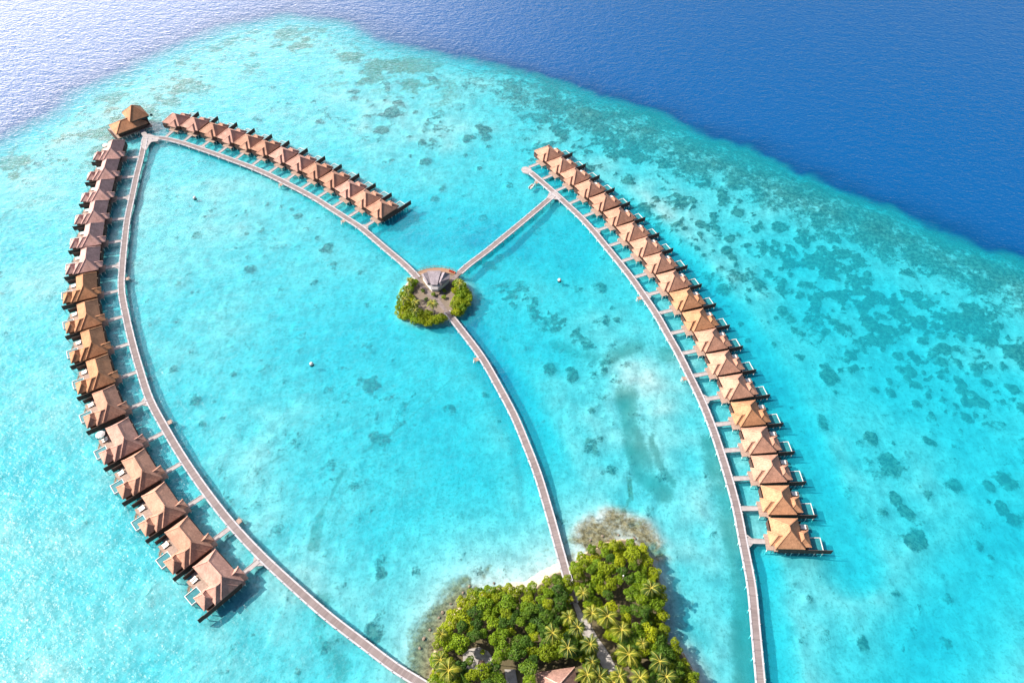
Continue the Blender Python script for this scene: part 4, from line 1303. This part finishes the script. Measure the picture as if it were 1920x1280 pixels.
# ------------------------------------------------------------------ vegetation
def crown_mesh(name, m, seed, n=1300, lobes=7, flat=0.72, leaf=0.34):
    """unit-radius crown of many leaf clumps spread through several lobes; scaled per tree"""
    r = random.Random(seed)
    L = [(Vector((0, 0, 0.05)), 0.62)]
    for k in range(lobes):
        a = k * 2.4 + r.uniform(-.4, .4)
        q = r.uniform(0.38, 0.68)
        L.append((Vector((q * math.cos(a), q * math.sin(a), r.uniform(-0.22, 0.38))), r.uniform(0.28, 0.44)))
    cs, fs, tone = [], [], []
    for k in range(n):
        c, rad = L[0] if r.random() < 0.3 else L[r.randrange(1, len(L))]
        z = r.uniform(-0.55, 1); a = r.uniform(0, 2 * math.pi); h = math.sqrt(1 - z * z)
        nrm = Vector((h * math.cos(a), h * math.sin(a), z))
        p = c + nrm * rad * r.uniform(0.72, 1.06)
        if any((p - c2).length < r2 * 0.6 for c2, r2 in L): continue
        nn = (nrm + Vector((r.gauss(0, .55), r.gauss(0, .55), r.gauss(0, .45) + 0.3))).normalized()
        t = nn.cross(Vector((r.gauss(0, 1), r.gauss(0, 1), r.gauss(0, 1)))).normalized()
        b = nn.cross(t)
        s = leaf * r.uniform(0.16, 0.34)
        i = len(cs)
        p = Vector((p.x, p.y, p.z * flat))
        cs += [p - t * s, p + b * s * 0.6 + nn * s * .2, p + t * s, p - b * s * 0.6 + nn * s * .2]
        fs.append((i, i + 1, i + 2, i + 3))
        tone.append(min(1, max(0, r.gauss(0.5, 0.28))))
    me = bpy.data.meshes.new(name)
    me.from_pydata([tuple(c) for c in cs], [], fs)
    at = me.attributes.new('leaf_tone', 'FLOAT', 'FACE')
    at.data.foreach_set('value', np.array(tone, np.float32))
    me.materials.append(m)
    return me


def trunk_mesh(name, seed, h=1.0):
    """unit-height trunk with limbs"""
    r = random.Random(seed)
    bm = bmesh.new()
    tube(bm, [(0, 0, -0.1), (0.02, 0.01, 0.35), (0.0, 0.03, 0.75)], [0.05, 0.04, 0.022], 7)
    for k in range(4):
        a = k * 1.6 + r.uniform(0, .6)
        tube(bm, [(0.01, 0.02, 0.4 + 0.06 * k), (0.14 * math.cos(a), 0.14 * math.sin(a), 0.62 + .05 * k), (0.28 * math.cos(a), 0.28 * math.sin(a), 0.82)], [0.024, 0.018, 0.008], 6)
    return mesh_of(bm, name, M['trunk'])


CROWNS = {k: [crown_mesh('crown', M[k], 100 + 10 * j + i, 1500) for i in range(4)] for j, k in enumerate(('leaf_bright', 'leaf_mid', 'leaf_dark'))}
TRUNKS = [trunk_mesh('trunk', 500 + i) for i in range(3)]
WORDS = {'leaf_bright': 'yellow-green', 'leaf_mid': 'mid green', 'leaf_dark': 'dark green'}
TREES = []


def tree(x, y, z0, h, r, key, name='broadleaf_tree', var=None):
    o = empty(name, (x, y, z0), rng.uniform(0, 6.28))
    i = rng.randrange(4) if var is None else var
    cr = link('crown', CROWNS[key][i], o, (0, 0, h - r * 0.62), (rng.uniform(-.15, .15), rng.uniform(-.15, .15), 0), (r, r * rng.uniform(.88, 1.12), r * rng.uniform(.95, 1.25)))
    link('trunk', TRUNKS[rng.randrange(3)], o, (0, 0, 0), None, (r * 1.1, r * 1.1, h - r * 0.3))
    TREES.append((o, x, y, h, r, key))
    return o


def frond_mesh(seed, mat='palm_leaf'):
    r = random.Random(seed)
    me_v, me_f, tone = [], [], []
    L = 4.0
    n = 15
    pts = []
    for i in range(n + 1):
        t = i / n
        pts.append(Vector((L * (t - 0.10 * t * t), 0, 0.95 * math.sin(t * 2.2) * 0.9 - 1.55 * t * t * t)))
    for i in range(2, n + 1):
        t = i / n
        p = pts[i]; d = (pts[i] - pts[i - 1]).normalized()
        ln = 0.95 * math.sin(math.pi * (0.12 + 0.80 * t)) + 0.12
        for s in (-1, 1):
            tip = p + d * ln * 0.55 + Vector((0, s * ln * 0.8, -ln * r.uniform(0.3, 0.6)))
            wv = d * 0.13
            k = len(me_v)
            me_v += [p - wv, p + wv, tip + wv * 0.5, tip - wv * 0.3]
            me_f.append((k, k + 1, k + 2, k + 3))
            tone.append(min(1, max(0, r.gauss(0.5, 0.2))))
    me = bpy.data.meshes.new('frond')
    me.from_pydata([tuple(v) for v in me_v], [], me_f)
    at = me.attributes.new('leaf_tone', 'FLOAT', 'FACE'); at.data.foreach_set('value', np.array(tone, np.float32))
    me.materials.append(M[mat])
    bm = bmesh.new()
    tube(bm, pts, [0.075 * (1 - 0.85 * i / n) + 0.012 for i in range(n + 1)], 5)
    return me, mesh_of(bm, 'midrib', M['palm_rib'])


FR_SET = {m_: [frond_mesh(k, m_) for k in range(3)] for m_ in ('palm_leaf', 'palm_leaf_dark')}
PALMS = []


def palm(px, py, h=9.0, s=1.0, lean=None, label=None, ground=1.1, name='coconut_palm'):
    q = W(px, py, h + ground)
    la = lean if lean is not None else rng.uniform(0, 6.28)
    k = rng.uniform(0.3, 1.3)
    bx, by = q.x - k * math.cos(la), q.y - k * math.sin(la)
    o = empty(name, (bx, by, ground)); tag(o, label, 'palm tree', 'coconut palms')
    bm = bmesh.new()
    dx, dy = q.x - bx, q.y - by
    tube(bm, [(0, 0, -0.3), (dx * .12, dy * .12, h * .3), (dx * .45, dy * .45, h * .65), (dx, dy, h)], [0.24, 0.17, 0.15, 0.13], 8)
    link('trunk', mesh_of(bm, 'trunk', M['palm_trunk']), o)
    yellow = any(w_ in label for w_ in ('yellow', 'golden', 'orange')) or (rng.random() < 0.45 and 'dark' not in label)
    FR = FR_SET['palm_leaf' if yellow else 'palm_leaf_dark']
    s *= rng.uniform(0.82, 1.12)
    nf = rng.randint(11, 18)
    a0 = rng.uniform(0, 6.28)
    for i in range(nf):
        a = a0 + i * 2.39996
        t = i / nf
        pitch = 0.45 - 0.95 * (1 - t) + rng.uniform(-.12, .12)      # upper fronds lift, lower ones droop
        sc = s * 0.92 * rng.uniform(0.75, 1.1)
        fr = link('frond', FR[i % 3][0], o, (dx, dy, h), (0, -pitch, a), (sc, sc, sc))
        link('midrib', FR[i % 3][1], fr)
    return o


# palms of the main island: crown centre in the photograph, height, size
PALM = [(1110, 1149, 9.5, 1, 'coconut palm beside the path, just left of the tall leaning-trunk palm'), (1139, 1154, 10.5, 1.05, 'tall coconut palm with a long bare trunk right of the sandy path'), (1067, 1156, 9, .95, 'coconut palm nearest the landing of the central jetty, left of the path'),
        (1083, 1175, 9, .95, 'coconut palm overhanging the upper part of the sandy path'), (1036, 1186, 9.5, 1, 'star-shaped yellow coconut palm rising from the dark canopy left of the path'), (1065, 1214, 9, .95, 'coconut palm above the pink-roofed hut'), (1107, 1207, 9, 1.05, 'dark green coconut palm over the left side of the path'),
        (1166, 1180, 9, .95, 'coconut palm with a bent pale trunk right of the path'), (1179, 1226, 10, 1.05, 'yellow star-shaped coconut palm right of the lower path'), (1205, 1205, 8, .6, 'small bright yellow palm with a thin crown in the right canopy'), (1101, 1264, 8.5, 1, 'yellow coconut palm right beside the pink-roofed hut'),
        (1125, 1269, 7.5, .95, 'dark coconut palm between the hut and the lower path'), (1162, 1267, 8.5, 1, 'coconut palm over the lower end of the path at the bottom edge'), (1200, 1270, 9.5, 1.1, 'large yellow coconut palm at the bottom edge right of the path'), (1110, 1240, 7, .8, 'small coconut palm above the hut and left of the lower path'),
        (1237, 1239, 9, 1.1, 'broad green coconut palm in the right canopy near the shore'), (1249, 1268, 8, 1, 'coconut palm at the bottom edge near the right shore'), (1221, 1102, 8.5, 1.1, 'ragged palm leaning over the right shore below the island tip'), (841, 1256, 8, 1.1, 'yellow coconut palm at the left shore near the bottom edge'),
        (828, 1188, 6.5, .8, 'small orange-tinged palm on the left shore by the brown rocks'), (826, 1236, 7, .85, 'yellowish palm on the left shore just above another yellow palm'), (1093, 1111, 8, .9, 'golden palm right of the central jetty landing'), (1150, 1278, 7.5, .9, 'coconut palm at the foot of the path at the bottom edge, left of centre')]
for a, b, h, s, lb in PALM: palm(a, b, h, s, None, lb)
IPALM = [(779, 566, 6, .75, 'small palm on the left half of the planted islet'), (811, 569, 6.5, .8, 'palm in the middle of the islet beside the path'), (765, 545, 6, .75, 'palm in the left hedge of the islet'), (758, 560, 5.5, .7, 'yellow palm on the left shore of the islet'), (778, 582, 5.5, .7, 'palm rising from the lower left hedge of the islet'), (862, 531, 6, .75, 'palm at the top of the right hedge of the islet'), (768, 524, 5.5, .7, 'palm at the upper left corner of the islet beside the jetty')]
for a, b, h, s, lb in IPALM: palm(a, b, h, s, None, lb, 1.3)

# tree canopy of the main island
CAN_L = PX([(800, 1330), (822, 1245), (826, 1195), (848, 1160), (868, 1132), (905, 1115), (945, 1113), (985, 1113), (1010, 1103), (1030, 1090), (1052, 1088), (1066, 1108), (1074, 1140), (1072, 1165), (1090, 1190), (1120, 1240), (1150, 1300), (1150, 1350), (820, 1360)], 1)
CAN_R = PX([(1074, 1085), (1092, 1052), (1115, 1040), (1150, 1030), (1172, 1022), (1196, 1032), (1216, 1056), (1230, 1092), (1238, 1125), (1242, 1165), (1246, 1195), (1272, 1228), (1300, 1265), (1320, 1330), (1320, 1380), (1180, 1380), (1160, 1270), (1140, 1215), (1098, 1150), (1082, 1118)], 1)
NO = [(PX([(958, 1100), (985, 1086), (1030, 1058), (1062, 1052), (1066, 1072), (1036, 1082), (1015, 1094), (985, 1108)], 1), -1.0), (PX([(868, 1226), (882, 1216), (900, 1212), (918, 1220), (928, 1240), (914, 1254), (898, 1258), (872, 1254)], 1), -0.4), (PX([(946, 1252), (968, 1252), (975, 1330), (946, 1330)], 1), -0.3),
      (PX([(1074, 1116), (1093, 1148), (1140, 1214), (1176, 1290), (1190, 1330), (1150, 1330), (1128, 1250), (1112, 1212), (1078, 1184)], 1), 0.1),
      (PX([(1012, 1296), (1018, 1262), (1045, 1252), (1084, 1258), (1090, 1296), (1090, 1340), (1012, 1340)], 1), 0.6), (PX([(1158, 1120), (1172, 1120), (1174, 1142), (1158, 1142)], 1), 0.8)]
SPOTS = [(862, 1204, 8.0, 3.3, 'leaf_mid'), (905, 1187, 6.5, 2.0, 'leaf_mid'), (882, 1178, 6.5, 2.1, 'leaf_bright'), (881, 1238, 4.5, 1.7, 'leaf_mid'), (1150, 1021, 6.0, 1.9, 'leaf_bright'), (1186, 1112, 7.5, 3.0, 'leaf_mid'), (1216, 1188, 7.0, 3.3, 'leaf_bright'), (1230, 1132, 6.5, 3.0, 'leaf_mid'), (905, 1221, 3.0, 0.9, 'leaf_bright'), (1084, 1075, 7, 2.6, 'leaf_bright'), (1096, 1060, 7, 2.5, 'leaf_bright'), (1027, 1133, 7, 2.0, 'leaf_bright')]


def sd_pt(x, y, poly): return float(signed(np.array([x]), np.array([y]), poly)[0])


placed = []
for (a, b, h, r, key) in SPOTS:
    q = W(a, b, 1.1 + h - r * 0.5)
    tree(q.x, q.y, 1.0, h, r, key); placed.append((q.x, q.y, r))
tr_ = random.Random(21)
xs_ = [p[0] for p in CAN_L + CAN_R]; ys_ = [p[1] for p in CAN_L + CAN_R]
YMIN = 62.0
for it in range(9000):
    x = tr_.uniform(min(xs_), max(xs_)); y = tr_.uniform(YMIN, max(ys_))
    d = max(sd_pt(x, y, CAN_L), sd_pt(x, y, CAN_R))
    if d < -0.6: continue
    r = tr_.uniform(1.9, 3.5) * (0.8 if d < 2.5 else 1.0)
    if any(sd_pt(x, y, pl) > -r * 0.75 - m for pl, m in NO): continue
    if any((x - a) ** 2 + (y - b) ** 2 < (0.53 * (r + c)) ** 2 for a, b, c in placed): continue
    placed.append((x, y, r))
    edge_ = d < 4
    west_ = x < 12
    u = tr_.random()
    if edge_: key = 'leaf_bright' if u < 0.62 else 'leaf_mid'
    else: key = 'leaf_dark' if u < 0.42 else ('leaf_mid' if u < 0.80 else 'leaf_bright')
    h = (4.2 if edge_ else 6.6) + tr_.uniform(-.9, 1.3)
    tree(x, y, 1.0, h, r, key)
    if len(placed) > 262: break

# hedge round the islet
HEDGE = [(766, 540, 2.2), (759, 549, 2.2), (755, 560, 2.2), (753, 572, 2.2), (757, 583, 2.2), (767, 590, 2.2), (778, 595, 2.2), (790, 598, 2.2), (802, 599, 2.2), (814, 598, 2.2), (826, 595, 2.0), (772, 578, 2.0), (764, 566, 2.2), (774, 529, 2.0), (857, 529, 2.0), (866, 537, 2.2), (873, 547, 2.2), (876, 557, 2.2), (872, 567, 2.2), (865, 576, 2.2), (857, 582, 2.0), (860, 565, 2.2), (864, 552, 2.2), (855, 543, 1.8), (853, 573, 1.8), (768, 556, 1.8), (788, 588, 1.8), (803, 589, 1.6)]
shr = []
for k, (a, b, r) in enumerate(HEDGE):
    q = W(a, b, 2.8)
    n0 = len(TREES)
    o = tree(q.x, q.y, 0.6, 3.2 + rng.uniform(-.4, .7), r * rng.uniform(1.25, 1.6), 'leaf_bright' if rng.random() < 0.75 else 'leaf_mid', 'shrub')
    shr.append(TREES.pop())
SMALL = [(813, 553, 1.2), (793, 546, 1.1), (833, 546, 1.1), (832, 558, 1.2), (815, 541, 1.0), (799, 562, 1.1)]
SL = ['round clipped bush in the middle of the islet paths', 'dark bush on the islet left of the pavilion', 'round bush on the islet right of the pavilion front', 'round bush beside the start of the central jetty on the islet', 'small bush against the front of the islet pavilion', 'dark bush on the islet left of the middle palm']
for (a, b, r), lb in zip(SMALL, SL):
    q = W(a, b, 1.9)
    o = tree(q.x, q.y, 1.2, 1.8, r, 'leaf_dark' if 'dark' in lb else 'leaf_mid', 'shrub')
    TREES.pop(); tag(o, lb, 'shrub', 'small bushes on the islet')

# labels that single out each tree by its rank from a landmark of the island
MARKS = [((1150, 1012), 'the rocky northern tip'), ((1066, 1095), 'the central jetty landing'), ((1005, 1090), 'the white beach'), ((898, 1236), 'the sand clearing'), ((1052, 1262), 'the pink-roofed hut'), ((1118, 1196), 'the bend of the sandy path'), ((1310, 1270), 'the lower right shore'), ((815, 1225), 'the lower left shore'), ((862, 1130), 'the upper left shore'), ((1240, 1130), 'the right shore under the ragged palm'), ((1168, 1131), 'the bare grey patch in the right canopy'), ((1036, 1186), 'the star-shaped palm in the dark canopy'), ((960, 1268), 'the short grey path'), ((1179, 1226), 'the yellow star palm right of the path'), ((930, 1105), 'the brown rocks left of the beach'), ((1220, 1060), 'the right side of the tip'), ((862, 1204), 'the large round tree by the clearing'), ((1237, 1239), 'the broad green palm near the right shore'), ((970, 1160), 'the middle of the left canopy'), ((820, 1275), 'the bottom left corner of the island'),
         ((1169, 1079), 'the lamp post'), ((1093, 1111), 'the golden palm'), ((1139, 1154), 'the tall bare-trunked palm'), ((1107, 1207), 'the dark palm over the path'), ((828, 1188), 'the orange-tinged shore palm'), ((841, 1256), 'the lowest left-shore palm'), ((1205, 1205), 'the small thin-crowned yellow palm'), ((1166, 1180), 'the palm with a bent pale trunk'),
         ((1065, 1214), 'the palm above the hut'), ((1249, 1268), 'the bottom palm near the right shore'), ((1200, 1270), 'the large yellow bottom palm'), ((1150, 1021), 'the yellow-green tip tree'), ((1186, 1112), 'the round tree beside the grey patch'), ((1216, 1188), 'the big right shore tree'), ((905, 1187), 'the round bushy tree above the clearing'), ((1027, 1133), 'the small bright tree by the path'),
         ((890, 1282), 'the bottom edge below the clearing'), ((990, 1284), 'the bottom edge left of the hut'), ((1300, 1292), 'the bottom right corner of the island'), ((1000, 1225), 'the canopy between hut and clearing'), ((925, 1150), 'the upper left part of the canopy'), ((1262, 1230), 'the lower right shore bend'), ((1120, 1060), 'the canopy left of the tip'), ((1205, 1070), 'the canopy right of the lamp post'), ((1020, 1165), 'the dark middle of the left canopy'), ((1120, 1100), 'the canopy right of the golden palm'), ((1225, 1160), 'the right shore below the ragged palm')]


def rank_labels(lst, marks, noun, cat, group, extra=''):
    best = {}
    for (p, nm) in marks:
        q = W(*p, 5).xy
        order = sorted(range(len(lst)), key=lambda i: (lst[i][1] - q.x) ** 2 + (lst[i][2] - q.y) ** 2)
        for rk, i in enumerate(order):
            if i not in best or rk < best[i][0]: best[i] = (rk, nm)
    for i, (o, x, y, h, r, key) in enumerate(lst):
        rk, nm = best[i]
        near = 'nearest' if rk == 0 else (ORD[rk] + ' nearest' if rk < 20 else 'far')
        size = 'large' if r > 2.6 else ('small' if r < 2.0 else 'medium')
        tag(o, f'{size} {WORDS[key]} {noun}, {near} to {nm}', cat, group)


rank_labels(TREES, MARKS, 'leafy tree', 'tree', 'broadleaf trees of the main island')
IM = [((755, 562), 'the left shore of the islet'), ((768, 527), 'the upper left jetty corner of the islet'), ((790, 603), 'the lower shore of the islet'), ((835, 590), 'the start of the central jetty'), ((858, 590), 'the lower right shore of the islet'), ((882, 553), 'the right shore of the islet'), ((856, 524), 'the straight jetty'), ((757, 592), 'the lower left corner of the islet'), ((800, 580), 'the bare ground of the islet')]
rank_labels(shr, IM, 'hedge shrub', 'shrub', 'hedge shrubs round the islet')


# thatched umbrella in the clearing, lamp post in the canopy, shore rocks
def thatch_umbrella():
    q = W(903, 1245, 3.0)
    o = empty('thatched_umbrella', (q.x, q.y, 1.3)); tag(o, 'dark thatched umbrella standing in the sand clearing', 'umbrella')
    bm = bmesh.new(); tube(bm, [(0, 0, -0.2), (0, 0, 2.4)], [0.07, 0.06], 8)
    link('pole', mesh_of(bm, 'pole', M['trunk']), o)
    bm = bmesh.new()
    n = 18
    top = bm.verts.new((0, 0, 2.75))
    r1 = [bm.verts.new((0.75 * math.cos(k * 2 * math.pi / n), 0.75 * math.sin(k * 2 * math.pi / n), 2.35)) for k in range(n)]
    r2 = [bm.verts.new(((1.12 + .06 * (k % 2)) * math.cos(k * 2 * math.pi / n), (1.12 + .06 * (k % 2)) * math.sin(k * 2 * math.pi / n), 1.95)) for k in range(n)]
    for k in range(n):
        bm.faces.new((top, r1[k], r1[(k + 1) % n])); bm.faces.new((r1[k], r2[k], r2[(k + 1) % n], r1[(k + 1) % n]))
    bm.faces.new(r2[::-1])
    link('thatch', mesh_of(bm, 'thatch', M['dark_wood']), o)


thatch_umbrella()


def lamp_post():
    q = W(1169, 1079, 9.0)
    o = empty('lamp_post', (q.x, q.y, 1.1)); tag(o, 'tall thin post with a white lamp head above the right canopy', 'lamp post')
    bm = bmesh.new(); tube(bm, [(0, 0, 0), (0, 0, 7.8)], [0.09, 0.06], 8)
    link('post', mesh_of(bm, 'post', M['palm_trunk']), o)
    bm = bmesh.new(); bmesh.ops.create_uvsphere(bm, u_segments=12, v_segments=8, radius=0.28)
    for v in bm.verts: v.co.z += 8.0
    link('lamp_head', mesh_of(bm, 'lamp_head', M['white'], True), o)


lamp_post()


def rock_mesh(seed):
    r = random.Random(seed)
    bm = bmesh.new(); bmesh.ops.create_icosphere(bm, subdivisions=2, radius=1)
    f = [Vector((r.uniform(-3, 3), r.uniform(-3, 3), r.uniform(-3, 3))) for _ in range(4)]
    for v in bm.verts:
        k = 1 + sum(0.11 * math.sin(v.co.dot(q) + i) for i, q in enumerate(f))
        v.co = Vector((v.co.x * k, v.co.y * k * 0.8, v.co.z * k * 0.45))
    return mesh_of(bm, 'shore_rock', M['rock'])


RKM = [rock_mesh(k) for k in range(4)]
RK = [(823, 1157, .9), (830, 1147, 1.2), (845, 1131, .8), (1107, 1012, .9), (1130, 1004, 1.0), (1160, 1002, .8), (1190, 1008, 1.1), (1205, 1024, .9), (1217, 1046, .8), (806, 1180, .9), (795, 1196, 1.2), (787, 1214, 1.0), (880, 1098, .8), (868, 1110, .9), (1084, 1040, .7), (926, 1092, .8)]
RL = ['pale rock on the left shore above the orange-tinged palm', 'large pale rock on the upper left shore', 'pale rock on the upper left shore nearest the trees', 'rock on the left side of the northern tip', 'rock just above left of the yellow-green tip tree', 'rock above the yellow-green tip tree', 'large rock on the right side of the northern tip', 'rock on the right side of the tip, second along the shore', 'rock on the right side of the tip, farthest from the tree', 'rock on the left shore, above two larger pale rocks', 'large rock on the left shore beside white foam', 'lowest rock on the left shore', 'rock on the brown flat left of the beach, nearer the beach', 'rock on the brown flat left of the beach, farther from the beach', 'small rock beside the central jetty landing', 'rock at the left end of the white beach']
for k, ((a, b, r), lb) in enumerate(zip(RK, RL)):
    q = W(a, b, 0.2)
    tag(link('shore_rock', RKM[k % 4], None, (q.x, q.y, 0.02), (0, 0, k * 1.3), (r * .5, r * .55, r * .45)), lb, 'rock', 'rocks along the island shore')
